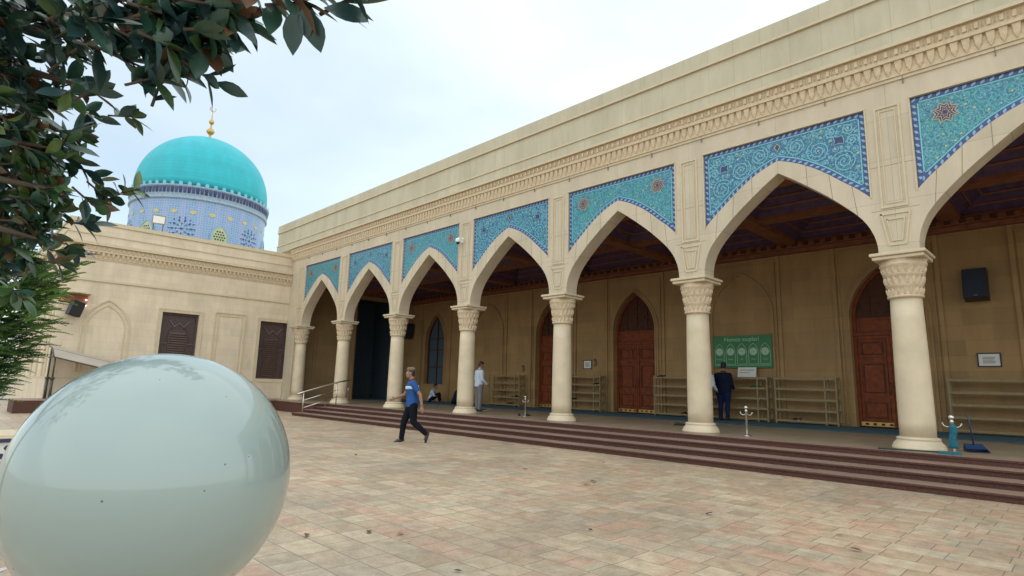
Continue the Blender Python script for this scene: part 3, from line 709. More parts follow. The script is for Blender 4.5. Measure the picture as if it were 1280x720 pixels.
# ---- end wall with its tall dark passage
mb = MB(); TE = YZ(XW)
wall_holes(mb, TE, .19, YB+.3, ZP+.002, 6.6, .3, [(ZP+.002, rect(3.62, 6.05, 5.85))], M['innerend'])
mb.build('end_wall', arc)
mb = MB()
frame2(mb, 1.25, 2.78, 1.25, 5.2, .09, -.04, .002, TE, M['innerend']); frame2(mb, 1.42, 2.61, 1.42, 5.0, .05, -.025, .002, TE, M['innerend'])
for u in (2.98, 3.5): mb.prism([(u-.05, ZP+.005), (u+.05, ZP+.005), (u+.05, 5.7), (u-.05, 5.7)], -.05, .002, TE, M['innerend'])
mb.build('end_wall_moulding', arc)
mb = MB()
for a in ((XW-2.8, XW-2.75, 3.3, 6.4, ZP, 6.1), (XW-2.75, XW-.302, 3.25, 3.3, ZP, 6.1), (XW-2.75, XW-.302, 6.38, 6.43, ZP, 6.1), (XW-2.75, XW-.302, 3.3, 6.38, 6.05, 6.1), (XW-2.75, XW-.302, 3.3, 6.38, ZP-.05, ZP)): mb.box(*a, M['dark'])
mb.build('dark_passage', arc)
# ================================================================ WING
wing = thing('mosque_wing', 'side wing of pale stone with shuttered windows joining the arcade at its corner', 'building')
YE = -9.32; TW = YZ(XW); TEW = lambda u, d, v: (u, YE+d, v)
WINS = ((-5.71, -4.25, 1.39, 4.13), (-1.53, -.17-.0, 1.39, 4.13))
mb = MB()
ops = [(z0, rect(a, b, z1)) for a, b, z0, z1 in WINS]
wall_holes(mb, TW, YE, YF+PR-.003, ZP, 7.0, .35, ops, M['wing'])
mb.build('wall', wing)
mb = MB()
mb.box(-14, XW-.352, YE+.001, YE+.35, ZP, 7.0, M['wingend']); mb.box(XW-.352, XW-.001, YE-.0015, YE+.003, ZP, 6.995, M['wingend'])
mb.box(-14, XW-.36, YE+.352, 12, 6.8, 6.995, M['trim']); mb.box(-14, -13.7, YE+.36, 12, ZP, 6.79, M['wingend'])
mb.build('end_wall', wing)
mb = MB()
def wstrip(z0, z1, p, mt, keep=False):
    mb.box(XW-.3, XW+p, YE-p, YF-.001, z0, z1, mt); mb.box(-14, XW-.301, YE-p, YE+.3, z0, z1, mt)
wstrip(5.10, 5.15, .05, M['trim']); wstrip(5.152, 5.19, .035, M['trim'])
wstrip(5.99, 6.04, .03, M['trim']); wstrip(6.042, 6.28, .05, M['ornament']); wstrip(6.282, 6.34, .13, M['trim']); wstrip(6.342, 6.54, .12, M['ornament']); wstrip(6.542, 6.66, .22, M['trim'])
for k in range(int((YF-YE+.1)/.17)):
    y = YE+.03+k*.17; x0 = XW+.049
    mb.add([(x0, y-.062, 6.28), (x0, y+.062, 6.28), (x0, y+.04, 6.14), (x0, y, 6.05), (x0, y-.04, 6.14), (x0+.07, y-.05, 6.28), (x0+.07, y+.05, 6.28), (x0+.055, y+.03, 6.16), (x0+.025, y, 6.08), (x0+.055, y-.03, 6.16)],
           [(5, 6, 7, 8, 9), (0, 5, 9, 4), (4, 9, 8, 3), (3, 8, 7, 2), (2, 7, 6, 1)], M['ornament'])
    mb.box(XW+.118, XW+.155, y-.03, y+.03, 6.37, 6.52, M['ornament'], .01)
mb.build('cornice', wing)
mb = MB()
wstrip(6.70-.038, 6.98, .02, M['wing']); wstrip(6.982, 7.03, .05, M['trim']); wstrip(7.032, 7.43, .0, M['wing']); wstrip(7.432, 7.47, .05, M['trim']); wstrip(7.472, 7.60, .03, M['trim'])
mb.box(-14, XW-.305, YE+.31, 10, 7.0, 7.05, M['trim'])
mb.build('parapet', wing)
mb = MB()
for a, b, z0, z1 in WINS:
    frame2(mb, a-.12, b+.12, z0-.12, z1+.12, .118, -.03, .002, TW, M['trim']); frame2(mb, a-.16, b+.16, z0-.16, z1+.16, .05, -.045, .002, TW, M['trim'])
frame2(mb, -3.62, -2.22, 1.3, 4.36, .06, -.04, .002, TW, M['trim']); frame2(mb, -3.46, -2.38, 1.4, 4.22, .045, -.025, .002, TW, M['trim'])
P = [(-8.30, 1.5)] + arch_pts(-8.30, -7.03, 3.25, 4.15) + [(-7.03, 1.5)]
band(mb, P, .05, -.03, .002, TW, M['trim'])
P = [(-8.45, 1.5)] + arch_pts(-8.45, -6.88, 3.25, 4.36) + [(-6.88, 1.5)]
band(mb, P, .06, -.045, .002, TW, M['trim'])
mb.box(XW-.2, XW+.05, YE-.05, YF-.02, 1.22, 1.27, M['trim']); mb.box(XW-.2, XW+.035, YE-.035, YF-.02, ZP+.03, 1.218, M['wing'])
mb.box(-14, XW-.201, YE-.05, YE+.2, 1.22, 1.27, M['trim']); mb.box(-14, XW-.201, YE-.035, YE+.2, ZP-.4, 1.218, M['wingend'])
for x in (-1.75, -2.6, -4.4, -6.2): mb.box(x-.16, x+.16, YE-.055, YE+.01, 1.272, 5.09, M['trim'])
mb.build('stone_moulding', wing)
def shutter(a, b, z0, z1):
    D = YZ(XW-.10); s = MB(); s.prism([(a, z0), (b, z0), (b, z1), (a, z1)], .06, .1, D, M['lattice'])
    frame2(s, a+.002, b-.002, z0+.002, z1-.002, .09, 0, .06, D, M['lattice'])
    c = (a+b)/2
    for u in (c-.36, c+.36): s.prism([(u-.025, z0+.1), (u+.025, z0+.1), (u+.025, z1-.75), (u-.025, z1-.75)], .015, .06, D, M['lattice'])
    o = s.build('window', wing)
    l = MB(); z = z0+.12
    while z < z1-.85:
        l.add([D(c-.33, .015, z), D(c+.33, .015, z), D(c+.33, .055, z+.075), D(c-.33, .055, z+.075), D(c-.33, .03, z-.005), D(c+.33, .03, z-.005), D(c+.33, .059, z+.07), D(c-.33, .059, z+.07)],
              [(0, 1, 2, 3), (4, 5, 6, 7), (0, 1, 5, 4), (2, 3, 7, 6)], M['louver']); z += .1
    l.build('louver', o)
    t = MB(); q = z1-.72
    P = [(c-.42, q+.12+.28), (c-.18, q+.1), (c, q+.28), (c+.18, q+.1), (c+.42, q+.12+.28)]
    band(t, P, .03, .0, .03, D, M['tracery'])
    P = [(c-.50, q-.7), (c-.36, q-.05), (c-.18, q+.12)]; band(t, P, .025, .02, .05, D, M['lattice']); P = [(c+.18, q+.12), (c+.36, q-.05), (c+.50, q-.7)]; band(t, P, .025, .02, .05, D, M['lattice'])
    for s_ in (-1, 1): t.prism([(c+s_*.40, q-.62), (c+s_*.64, q-.62), (c+s_*.64, q-.595), (c+s_*.40, q-.595)], .01, .05, D, M['tracery'])
    t.build('tracery', o)
for w_ in WINS: shutter(*w_)
# ================================================================ DOME
DC = Vector((-10.0, -2.25, 0)); RD = 3.56
dome = thing('dome', 'turquoise tiled dome on a blue mosaic drum behind the side wing', 'dome', DC)
mb = MB(); ZR = 11.70
prof = []
for k in range(25):
    t = k/24; a = t*math.pi/2
    r = 3.56*(math.cos(a)**.96) + .10*math.sin(2*a); z = ZR+.12+3.72*math.sin(a)**1.0+ .18*t**4
    prof.append((max(r, .02), z))
mb.lathe((0, 0, 0), [(3.46, ZR)] + prof, M['turq'], 72)
mb.build('dome_shell', dome)
me_d = MB(); nd = 96
vs = []; fs = []
for z in (6.9, 10.9): vs += [(RD*math.cos(2*math.pi*i/nd), RD*math.sin(2*math.pi*i/nd), z) for i in range(nd)]
for i in range(nd): fs.append((i, (i+1) % nd, nd+(i+1) % nd, nd+i))
me_d.add(vs, fs, M['girih'], True)
axc = math.atan2(CAM.y-DC.y, CAM.x-DC.x)
for k in range(24):
    a = axc+R(16.5)+(k+.5)*math.pi/12; c, s_ = math.cos(a), math.sin(a); D = lambda u, d, v: (c*(RD+.012-d)-s_*u, s_*(RD+.012-d)+c*u, v)
    me_d.add([D(-.2, 0, 10.15), D(0, 0, 10.02), D(.2, 0, 10.15), D(0, 0, 10.28)], [(0, 1, 2, 3)], M['tile_gold'])
for k in range(6):                              # twelve-pointed rosettes between the windows
    a = axc+R(16.5)+(k+.5)*math.pi/3
    for rr, n_, sz in ((.14, 1, .10), (.27, 8, .07), (.46, 10, .085), (.62, 14, .06)):
        for q in range(n_):
            b = 2*math.pi*q/n_; uu = rr*math.cos(b) if n_ > 1 else 0; vv = 9.2+(rr*math.sin(b) if n_ > 1 else 0)
            aa = a+uu/RD; c, s_ = math.cos(aa), math.sin(aa); D = lambda u, d, v: (c*(RD+.012-d)-s_*u, s_*(RD+.012-d)+c*u, v)
            me_d.add([D(sz*math.cos(b+h*math.pi/2)*(1.25 if h % 2 == 0 else .8), 0, vv+sz*math.sin(b+h*math.pi/2)*(1.25 if h % 2 == 0 else .8)) for h in range(4)], [(0, 1, 2, 3)], M['tile_blue'] if rr != .27 else M['fieldB'])
me = me_d.mesh('drum', False)
uvl = me.uv_layers.new(name='UVMap')
for p in me.polygons:
    for li in p.loop_indices:
        v = me.vertices[me.loops[li].vertex_index].co; a = math.atan2(v.y, v.x) % (2*math.pi)
        if p.index == nd-1 and a < .01: a = 2*math.pi
        uvl.data[li].uv = (a*RD, v.z)
link(me, 'drum', dome)
mb = MB()
mb.lathe((0, 0, -.45), [(RD, 11.30), (RD+.10, 11.33), (RD+.10, 11.40), (RD+.03, 11.42), (RD+.06, 11.5), (RD+.10, 11.95), (RD+.17, 12.0), (RD+.17, 12.06), (3.3, 12.07)], M['drumband'], 96)
for k in range(110):
    a = 2*math.pi*k/110; c, s_ = math.cos(a), math.sin(a); q = lambda t, d, z: ((RD+.085+d)*c-t*s_, (RD+.085+d)*s_+t*c, z-.45)
    mb.add([q(-.07, .0, 11.62), q(.07, .0, 11.62), q(.085, .045, 11.95), q(-.085, .045, 11.95), q(0, .05, 11.8)], [(0, 1, 4), (1, 2, 4), (2, 3, 4), (3, 0, 4)], M['tile_blue'] if k % 2 else M['tile_navy'])
    if k % 2 == 0:
        mb.add([q(-.09, .06, 12.06), q(.09, .06, 12.06), q(.10, .075, 12.17), q(.04, .08, 12.25), q(-.04, .08, 12.25), q(-.10, .075, 12.17)], [(0, 1, 2, 3, 4, 5)], M['tile_cyan'])
mb.build('drum_cornice', dome)
mb = MB()
mb.lathe((0, 0, 15.70), [(.40, -.12), (.40, -.02), (.22, .02), (.10, .10), (.06, .3), (.17, .42), (.24, .55), (.17, .68), (.05, .78), (.05, 1.0), (.12, 1.07), (.16, 1.18), (.11, 1.28), (.04, 1.34), (.03, 1.7), (.005, 1.9)], M['brass'], 20)
mb.tube([(0, 0, 17.55)] + [(0, .17*math.sin(t), 17.73-.17*math.cos(t)) for t in [k*.45 for k in range(-5, 6)]], .02, M['brass'], 6)
mb.build('finial', dome)
# camera-facing lattice windows round the drum
axc = math.atan2(CAM.y-DC.y, CAM.x-DC.x)
for k in range(6):
    a = axc+R(16.5)+k*math.pi/3; c, s_ = math.cos(a), math.sin(a)
    D = lambda u, d, v: (c*(RD+.01-d)-s_*u, s_*(RD+.01-d)+c*u, v)
    mb = MB(); P = [(-.40, 8.3)] + arch_pts(-.40, .40, 9.05, 9.60) + [(.40, 8.3)]
    mb.prism(P, -.02, .12, D, M['lime_glaze']); band(mb, P, .07, -.05, .1, D, M['tile_pale'])
    for j in range(8):
        for i in range(-2, 3):
            u = i*.135+(.067 if j % 2 else 0); v = 8.42+j*.145
            if abs(u) < .33 and v < 9.05+.40*(1-abs(u)/.36): mb.add([D(u+.052*math.cos(q*math.pi/3), -.025, v+.052*math.sin(q*math.pi/3)) for q in range(6)], [tuple(range(6))], M['black'])
    mb.build('window', dome)
mb = MB(); mb.box(-.28, .28, -.05, .05, 0, .4, M['paper'], .01); mb.box(-.28, .28, .051, .056, -.02, .42, M['shelf']); mb.box(-.24, .24, .057, .060, .03, .37, M['paper'])
for x in (-.2, .2): mb.tube([(x, 0, -.7), (x, 0, .02)], .02, M['iron'], 6)
d_ = ray(198, 280); fp = CAM + d_*((XW-3.0-CAM.x)/d_.x)
mb.tube([(0, 0, 7.05-fp.z), (0, 0, -.69)], .025, M['iron'], 6)
fl = mb.build('roof_floodlight', None, fp); fl.rotation_euler = (0, 0, R(-100)); tag(fl, 'small floodlight panel standing on the wing roof before the drum', 'floodlight')
# ================================================================ PORCH FURNITURE
def rack(x0, x1, label, y=6.02, zt=1.78, n=5, posts=None):
    t = thing('shoe_rack', label, 'shoe rack', ((x0+x1)/2, y, ZP+.018), 0, 'open steel shoe racks along the porch wall')
    w = (x1-x0)/2; h = zt-ZP
    for x in (-w+.022, w-.022)+((w-.32,) if w > .6 else ()):
        f = MB()
        for yy in (-.15, .15): f.box(x-.021, x+.021, yy-.021, yy+.021, 0, h+.04, M['shelf'])
        f.box(x-.012, x+.012, -.134, .134, h-.05, h+.0, M['shelf'])
        f.box(x-.012, x+.012, -.134, .134, .02, .05, M['shelf'])
        f.build('upright', t)
    for k in range(n):
        s = MB(); z = .08+k*(h-.11)/(n-1)
        s.box(-w, w, -.168, .168, z, z+.018, M['shelf']); s.box(-w, w, -.176, -.1725, z-.028, z+.03, M['shelf'])
        s.build('shelf', t)
    return t
rack(7.05, 9.05, 'olive steel shoe rack beside the standing man in the white shirt')
rack(11.72, 13.38, 'olive steel shoe rack below the small framed notice, between two wooden doors')
rack(15.72, 17.55, 'olive steel shoe rack right of the middle wooden door and left of a column')
rack(17.62, 19.72, 'olive steel shoe rack standing under the green timetable board')
rack(19.92, 21.66, 'olive steel shoe rack between the green board and the right door')
rack(24.22, 26.6, 'long olive steel shoe rack at the right, under the framed notice and loudspeaker')
def shoe_mesh(c=M['black'], sole=M['black']):
    mb = MB()
    rings = []
    for x, w, h in ((-.13, .028, .05), (-.11, .037, .06), (-.05, .038, .058), (0, .036, .05), (.05, .044, .04), (.10, .042, .03), (.135, .026, .02)):
        rings.append(((x, 0, h*.55+.008), (0, w, 0), (0, 0, h*.5)))
    mb.loft(rings, c, 14); mb.loft([((x, 0, .006), (0, w, 0), (0, 0, .008)) for x, w in ((-.138, .02), (-.12, .036), (0, .036), (.07, .046), (.12, .038), (.143, .016))], sole, 12)
    return mb.mesh('shoe')
sh_b, sh_w = shoe_mesh(), shoe_mesh(M['black'], M['white'])
def shoes(me, x, y, z, rz, label, group, gap=.11):
    for s_ in (-1, 1):
        o = link(me, 'shoe', None, (x+math.cos(rz+1.57)*gap/2*s_, y+math.sin(rz+1.57)*gap/2*s_, z)); o.rotation_euler = (0, 0, rz+s_*.12)
        tag(o, label, 'shoe', group)
shoes(sh_w, 10.95, 2.0, ZP+.001, .5, 'black shoe with a white sole on the porch floor by the standing man', 'pair of white-soled shoes', .15)
shoes(sh_b, 14.05, .95, ZP+.001, -.6, 'black shoe left at the foot of the steel stanchion between two columns', 'pair of shoes by the stanchion', .3)
shoes(sh_b, 19.0, 1.75, ZP+.001, .4, 'black slipper on the porch floor just left of the thick column', 'pair of black slippers by a column', .16)
shoes(sh_b, 8.7, 5.95, ZP+.018+.08+.3125+.02, -1.6, 'dark shoe on a low shelf of the rack beside the white-shirted man', 'dark shoes on a low shelf', .16)
shoes(sh_b, 8.4, 5.95, ZP+.018+.08+.02, -1.6, 'dark shoe on the bottom shelf of the rack beside the white-shirted man', 'dark shoes on the bottom shelf', .16)
shoes(sh_b, 13.15, 5.95, ZP+.018+.08+.93+.02, -1.6, 'dark shoe on an upper shelf of the rack by the middle door', 'dark shoes on an upper shelf', .14)
shoes(sh_b, 11.95, 5.95, ZP+.018+.08+.3125+.02, -1.6, 'dark shoe on a low shelf at the left end of the rack below the notice', 'dark shoes at a rack end', .14)
shoes(sh_b, 16.0, 5.95, ZP+.018+.08+1.24+.02, -1.6, 'dark shoe on the top shelf of the rack right of the middle door', 'dark shoes on a top shelf', .14)
shoes(sh_b, 16.9, 5.95, ZP+.018+.08+.0+.02, -1.6, 'dark shoe on the bottom shelf of the rack left of the thick column', 'dark shoes left of the thick column', .15)
shoes(sh_w, 20.5, 5.95, ZP+.018+.08+.02, -1.6, 'white-soled shoe on the bottom shelf of the rack right of the green board', 'white-soled shoes right of the board', .15)
mb = MB(); mb.loft([((-.16, 0, .02), (0, .03, 0), (0, 0, .02)), ((-.1, .0, .04), (0, .10, 0), (0, 0, .035)), ((.08, 0, .045), (0, .12, 0), (0, 0, .04)), ((.17, 0, .02), (0, .04, 0), (0, 0, .018))], mat('green_cloth', (.03, .13, .05), .9), 12)
tag(mb.build('folded_cloth', None, (19.3, 5.95, ZP+.018+.08+.935+.018)), 'crumpled green cloth on a shelf of the rack under the timetable board', 'cloth')
# stanchions
def stanchion(x, y, label, arms=True):
    t = thing('stanchion', label, 'stanchion', (x, y, ZP), 0, 'short steel stanchions along the porch edge')
    p = MB(); p.lathe((0, 0, 0), [(.025, .012), (.023, .5), (.03, .51), (.03, .53), (.02, .54), (.02, .555)], M['chrome'], 16); p.build('pole', t)
    b = MB(); b.lathe((0, 0, 0), [(.085, .001), (.085, .008), (.05, .02), (.03, .03)], M['chrome'], 20); b.build('base', t)
    k = MB(); k.ball((0, 0, .59), .042, M['chrome'], 14); k.build('finial', t)
    if arms:
        for s_ in (-1, 1):
            h = MB(); h.tube([(s_*.02, 0, .45), (s_*.07, 0, .43), (s_*.11, 0, .45), (s_*.125, 0, .48)], .009, M['chrome'], 6); h.ball((s_*.128, 0, .487), .014, M['chrome'], 8); h.build('hook', t)
    return t
stanchion(3.0, 1.0, 'plain short steel stanchion by the handrail, farthest along the porch', False)
stanchion(14.3, .75, 'short steel stanchion with black shoes at its foot')
stanchion(21.55, .0, 'short steel stanchion with two hooks in front of the timetable rack')
stanchion(25.15, -.35, 'short steel stanchion with a cyan rag hung on it beside the nearest column')
mb = MB(); rag = mat('cyan_rag', (.012, .11, .15), .9, var=.3, scale=20)
pts = []
for k in range(9):
    t = k/8; pts.append(((.012*math.sin(k*.8), -.01, .47-.38*t), (.045+.022*t+.008*math.sin(k*1.1), 0, 0), (0, .036+.012*t, 0)))
mb.loft(pts, rag, 10)
tag(mb.build('rag', None, (25.15, -.35, ZP)), 'cyan rag hanging on the steel stanchion beside the nearest column', 'rag')
mb = MB(); bl = mat('blue_plastic', (.015, .04, .11), .5)
mb.add([(-.15, -.12, .01), (.15, -.12, .01), (.15, .13, .01), (-.15, .13, .01), (-.13, .0, .02), (.13, 0, .02), (.14, .13, .13), (-.14, .13, .13), (-.15, -.02, .05), (.15, -.02, .05)], [(0, 1, 2, 3), (2, 3, 7, 6), (0, 3, 7, 8), (1, 2, 6, 9), (8, 9, 6, 7)], bl)
mb.tube([(0, .1, .12), (-.05, .05, .45), (-.07, .03, .62)], .012, bl, 8)
o = mb.build('dustpan', None, (25.35, .42, ZP)); o.rotation_euler = (0, 0, .5); tag(o, 'dark blue long handled dustpan on the floor by the nearest column', 'dustpan')
t = thing('broom', 'broom lying on the porch edge between the nearest column and the stanchion', 'broom', (24.75, -.62, ZP+.02), .15)
mb = MB(); mb.tube([(-.62, 0, .005), (.25, 0, .01)], .013, mat('dark_green_handle', (.012, .05, .04), .5), 8); mb.build('handle', t)
mb = MB(); mb.add([(.22, -.05, -.01), (.22, .05, -.01), (.52, .17, -.015), (.52, -.15, -.015), (.22, -.04, .03), (.22, .04, .03), (.52, .15, .02), (.52, -.13, .02)], [(0, 1, 2, 3), (4, 5, 6, 7), (0, 1, 5, 4), (1, 2, 6, 5), (2, 3, 7, 6), (3, 0, 4, 7)], rag); mb.build('brush', t)
# timetable board
def text_mesh(s, size, ext=.002, bold=True):
    c = bpy.data.curves.new('lettering', 'FONT'); c.body = s; c.size = size; c.extrude = ext; c.align_x = 'CENTER'; c.align_y = 'CENTER'
    o = bpy.data.objects.new('lettering', c); COL.objects.link(o); dg = bpy.context.evaluated_depsgraph_get()
    me = bpy.data.meshes.new_from_object(o.evaluated_get(dg)); bpy.data.objects.remove(o); bpy.data.curves.remove(c); return me
bd = thing('timetable_board', 'green prayer timetable board with five white clock discs on the rear wall', 'notice board', (18.76, YB-.09, 2.64))
FB = lambda u, d, v: (u, d, v)
mb = MB(); mb.box(-.98, .98, 0, .03, -.53, .53, M['green'], .008); mb.build('panel', bd)
mb = MB(); frame2(mb, -.98, .98, -.53, .53, .02, -.012, .0, FB, M['green']); 
mb.prism([(-.93, -.45), (.93, -.45), (.93, -.438), (-.93, -.438)], -.004, .0, FB, M['palegreen'])
mb.build('frame', bd)
for k in range(5):
    u = -.76+k*.38; mb = MB()
    P = [(u-.15, -.40)] + arch_pts(u-.15, u+.15, -.02, .26) + [(u+.15, -.40), (u-.15, -.40)]
    band(mb, P, .012, -.004, .0, FB, M['palegreen'])
    mb.add([FB(u+.125*math.cos(a*math.pi/14), -.005, .0+.125*math.sin(a*math.pi/14)) for a in range(28)], [tuple(range(28))], M['palegreen'])
    for h in range(12):
        a = h*math.pi/6; ca, sa = math.cos(a), math.sin(a)
        mb.add([FB(u+.105*ca-.006*sa, -.0065, .105*sa+.006*ca), FB(u+.12*ca-.006*sa, -.0065, .12*sa+.006*ca), FB(u+.12*ca+.006*sa, -.0065, .12*sa-.006*ca), FB(u+.105*ca+.006*sa, -.0065, .105*sa-.006*ca)], [(0, 1, 2, 3)], M['green'])
    for a, ln in ((1.9-k*.7, .06), (.4+k*1.1, .09)):
        ca, sa = math.cos(a), math.sin(a)
        mb.add([FB(u-.006*sa, -.007, .006*ca), FB(u+ln*ca, -.007, ln*sa), FB(u+.006*sa, -.007, -.006*ca)], [(0, 1, 2)], M['green'])
    mb.build('clock_face', bd)
for s, x, z, sz in (('Namoz vaqtlari', 0, .40, .19), ('Bomdod', -.76, -.25, .062), ('Peshin', -.38, -.25, .062), ('Asr', 0, -.25, .062), ('Shom', .38, -.25, .062), ('Xufton', .76, -.25, .062)):
    me = text_mesh(s, sz); me.materials.clear(); me.materials.append(M['palegreen']); o = link(me, 'lettering', bd, (x, -.004, z)); o.rotation_euler = (R(90), 0, 0)
def notice(x0, x1, z0, z1, label, y=YB-.002, name='framed_notice', dark=True):
    t = thing(name, label, 'notice', ((x0+x1)/2, y, (z0+z1)/2)); w, h = (x1-x0)/2, (z1-z0)/2
    mb = MB(); mb.box(-w, w, -.02, -.001, -h, h, M['paper'])
    for k in range(5): mb.box(-w*.62, w*(.62-.1*(k % 3)), -.0215, -.0202, h*.45-k*h*.24-.008, h*.45-k*h*.24+.008, M['joint'])
    mb.build('sheet', t)
    mb = MB(); frame2(mb, -w-.03, w+.03, -h-.03, h+.03, .032, -.032, -.001, FB, M['black'] if dark else M['paper']); mb.build('frame', t)
notice(12.17, 12.55, 2.12, 2.42, 'small black-framed white notice on the wall left of the middle door')
notice(24.84, 25.26, 2.14, 2.44, 'black-framed pale notice under the big loudspeaker at the right')
t = thing('wall_shelf_leaflet', 'white paper sheet propped on the rack under the green board', 'paper', (18.95, 6.17, 1.83)); mb = MB()
mb.box(-.30, .30, -.004, .0, -.02, .30, M['paper']); mb.box(-.24, .24, -.0055, -.0042, .2, .22, M['joint']); mb.box(-.24, .1, -.0055, -.0042, .12, .135, M['joint'])
o = mb.build('sheet', t); o.rotation_euler = (R(-12), 0, 0)
def dispenser(x, z, label):
    t = thing('wall_dispenser', label, 'dispenser', (x, YB-.002, z)); mb = MB()
    mb.box(-.055, .055, -.09, 0, -.12, .06, M['shelf'], .012); mb.build('body', t)
    mb = MB(); mb.ball((0, -.05, .10), .05, M['iron'], 10); mb.tube([(0, -.05, -.12), (0, -.06, -.18)], .01, M['iron'], 6); mb.build('spout', t)
dispenser(12.75, 2.35, 'small wall dispenser beside the framed notice by the middle door')
dispenser(8.75, 2.12, 'small wall dispenser above the rack beside the white-shirted man')
# loudspeakers and camera
def speaker(x, z, w, h, label, y=YB, tilt=-.18, m=M['blueblack'], rz=0):
    t = thing('loudspeaker', label, 'loudspeaker', (x, y-.28, z), rz); mb = MB()
    mb.box(-w/2, w/2, -.16, .17, -h/2, h/2, M['black'], .02); o = mb.build('cabinet', t); o.rotation_euler = (tilt, 0, 0)
    g_ = MB(); g_.box(-w/2+.025, w/2-.025, -.172, -.1605, -h/2+.03, h/2-.03, m); q = g_.build('grille', t); q.rotation_euler = (tilt, 0, 0)
    l = MB(); l.box(-.04, .04, -.1745, -.1725, -h/2+.06, -h/2+.09, M['chrome']); q = l.build('badge', t); q.rotation_euler = (tilt, 0, 0)
    b = MB(); b.box(-.03, .03, .15, .279, -.05, .05, M['iron']); b.box(-.08, .08, .262, .2785, -.12, .12, M['iron']); b.build('bracket', t)
speaker(24.97, 4.18, .50, .80, 'big dark blue loudspeaker high on the rear wall above the framed notice')
speaker(.0, 4.2, .55, .8, 'dark loudspeaker on the rear wall in the far porch corner, behind a column')
t = thing('security_camera', 'small white dome security camera on the arcade pier', 'camera', (12.12, YF-.002, 6.12)); mb = MB()
mb.box(-.06, .06, -.03, 0, -.02, .16, M['white'], .01); mb.tube([(0, -.02, .1), (0, -.16, .12), (0, -.2, .10)], .03, M['white'], 8); mb.lathe((0, -.2, 0), [(.07, .10), (.085, .06), (.085, -.02), (.075, -.03)], M['white'], 20); mb.build('housing', t)
mb = MB(); mb.ball((0, -.2, -.035), .07, M['black'], 16); mb.build('lens_dome', t)
# handrail at the end of the steps
t = thing('handrail', 'stainless steel handrail at the far left end of the steps', 'handrail', (5.25, 0, 0)); 
mb = MB(); mb.tube([(0, -2.40, .84), (0, -2.15, .92), (0, -.75, 1.32), (0, -.2, 1.42)], .028, M['chrome'], 10); mb.build('top_rail', t)
mb = MB(); mb.tube([(0, -2.15, .32), (0, -.72, .74)], .016, M['chrome'], 8); mb.build('lower_rail', t)
mb = MB(); mb.tube([(0, -2.15, .60), (0, -.72, 1.02)], .016, M['chrome'], 8); mb.build('middle_rail', t)
for y, z0, z1 in ((-2.15, 0.1, .92), (-.78, ZP, 1.31)):
    mb = MB(); mb.tube([(0, y, z0), (0, y, z1)], .022, M['chrome'], 10); mb.build('post', t)
# ================================================================ WING FITTINGS
t = thing('wall_lamp_box', 'black speaker under a reddish ledge with tiny lights on the wing wall', 'loudspeaker', (XW, -8.78, 4.0)); D = lambda u, d, v: (d, u, v)
mb = MB(); mb.box(.03, .55, -.55, .42, .49, .54, M['trim']); mb.box(.028, .5, -.5, .38, .462, .488, mat('terracotta_soffit', (.34, .15, .085), .7)); mb.box(.004, .02, -.5, .38, .16, .46, mat('terracotta_panel', (.40, .17, .09), .7)); mb.build('ledge', t)
mb = MB(); mb.box(-.21, .21, -.14, .14, -.30, .30, M['black'], .03); o = mb.build('cabinet', t, (.32, 0, -.1)); o.rotation_euler = (R(4), R(14), R(90+18))
mb = MB(); mb.box(.002, .24, -.03, .03, -.06, .02, M['iron']); mb.build('bracket', t)
lamp = mat('lit_bulb', (1, .72, .6), .4, emit=4)
for y, z in ((-.42, .25), (.33, .30), (.33, .08)):
    mb = MB(); mb.ball((.06, y, z), .028, lamp, 10); mb.build('bulb', t)
# awning sloping along the wing wall
t = thing('awning', 'small curved awning on iron posts sloping down along the wing wall', 'awning', (0, 0, 0))
Y0, Y1 = -9.35, -5.2; zf = lambda y: 2.40+(y-Y0)*-.235
sheet = mat('milky_polycarbonate', (.42, .37, .32), .35, var=.1, scale=3)
mb = MB(); vs = []; fs = []; nn = 10
for y in (Y0, Y1):
    for th in (0, .012):
        for k in range(nn+1):
            q = k/nn; vs.append((XW+.15+q*1.35, y, zf(y)+.02-.42*q**2-th))
for k in range(nn): fs += [(k, k+1, 2*nn+2+k+1, 2*nn+2+k), (nn+1+k, nn+2+k, 3*nn+3+k+1, 3*nn+3+k)]
mb.add(vs, fs, sheet, True); mb.build('roof_sheet', t)
mb = MB()
for y in (Y0-.01, (Y0+Y1)/2, Y1): mb.tube([(XW+.15+k/nn*1.35, y, zf(y)-.42*(k/nn)**2) for k in range(nn+1)], .028, M['iron'], 6); mb.tube([(XW+.15, y, zf(y)-.42), (XW+1.5, y, zf(y)-.42)], .022, M['iron'], 6)
for q in (0, .5, 1): mb.tube([(XW+.15+q*1.35, Y0, zf(Y0)-.42*q*q), (XW+.15+q*1.35, Y1, zf(Y1)-.42*q*q)], .026, M['iron'], 6)
mb.build('rib', t)
for y in (Y0+.05, (Y0+Y1)/2, Y1-.05):
    for x in (XW+.2, XW+1.42):
        zz = zf(y)-.42*((x-XW-.15)/1.35)**2; gz = ZP+.03 if x < .55 else 0
        mb = MB(); mb.tube([(x, y, gz), (x, y, gz+.75)], .045, M['iron'], 8); mb.tube([(x, y, gz+.72), (x, y, gz+.80)], .07, M['iron'], 8); mb.tube([(x, y, gz+.78), (x, y, zz-.02)], .028, M['iron'], 8); mb.build('post', t)
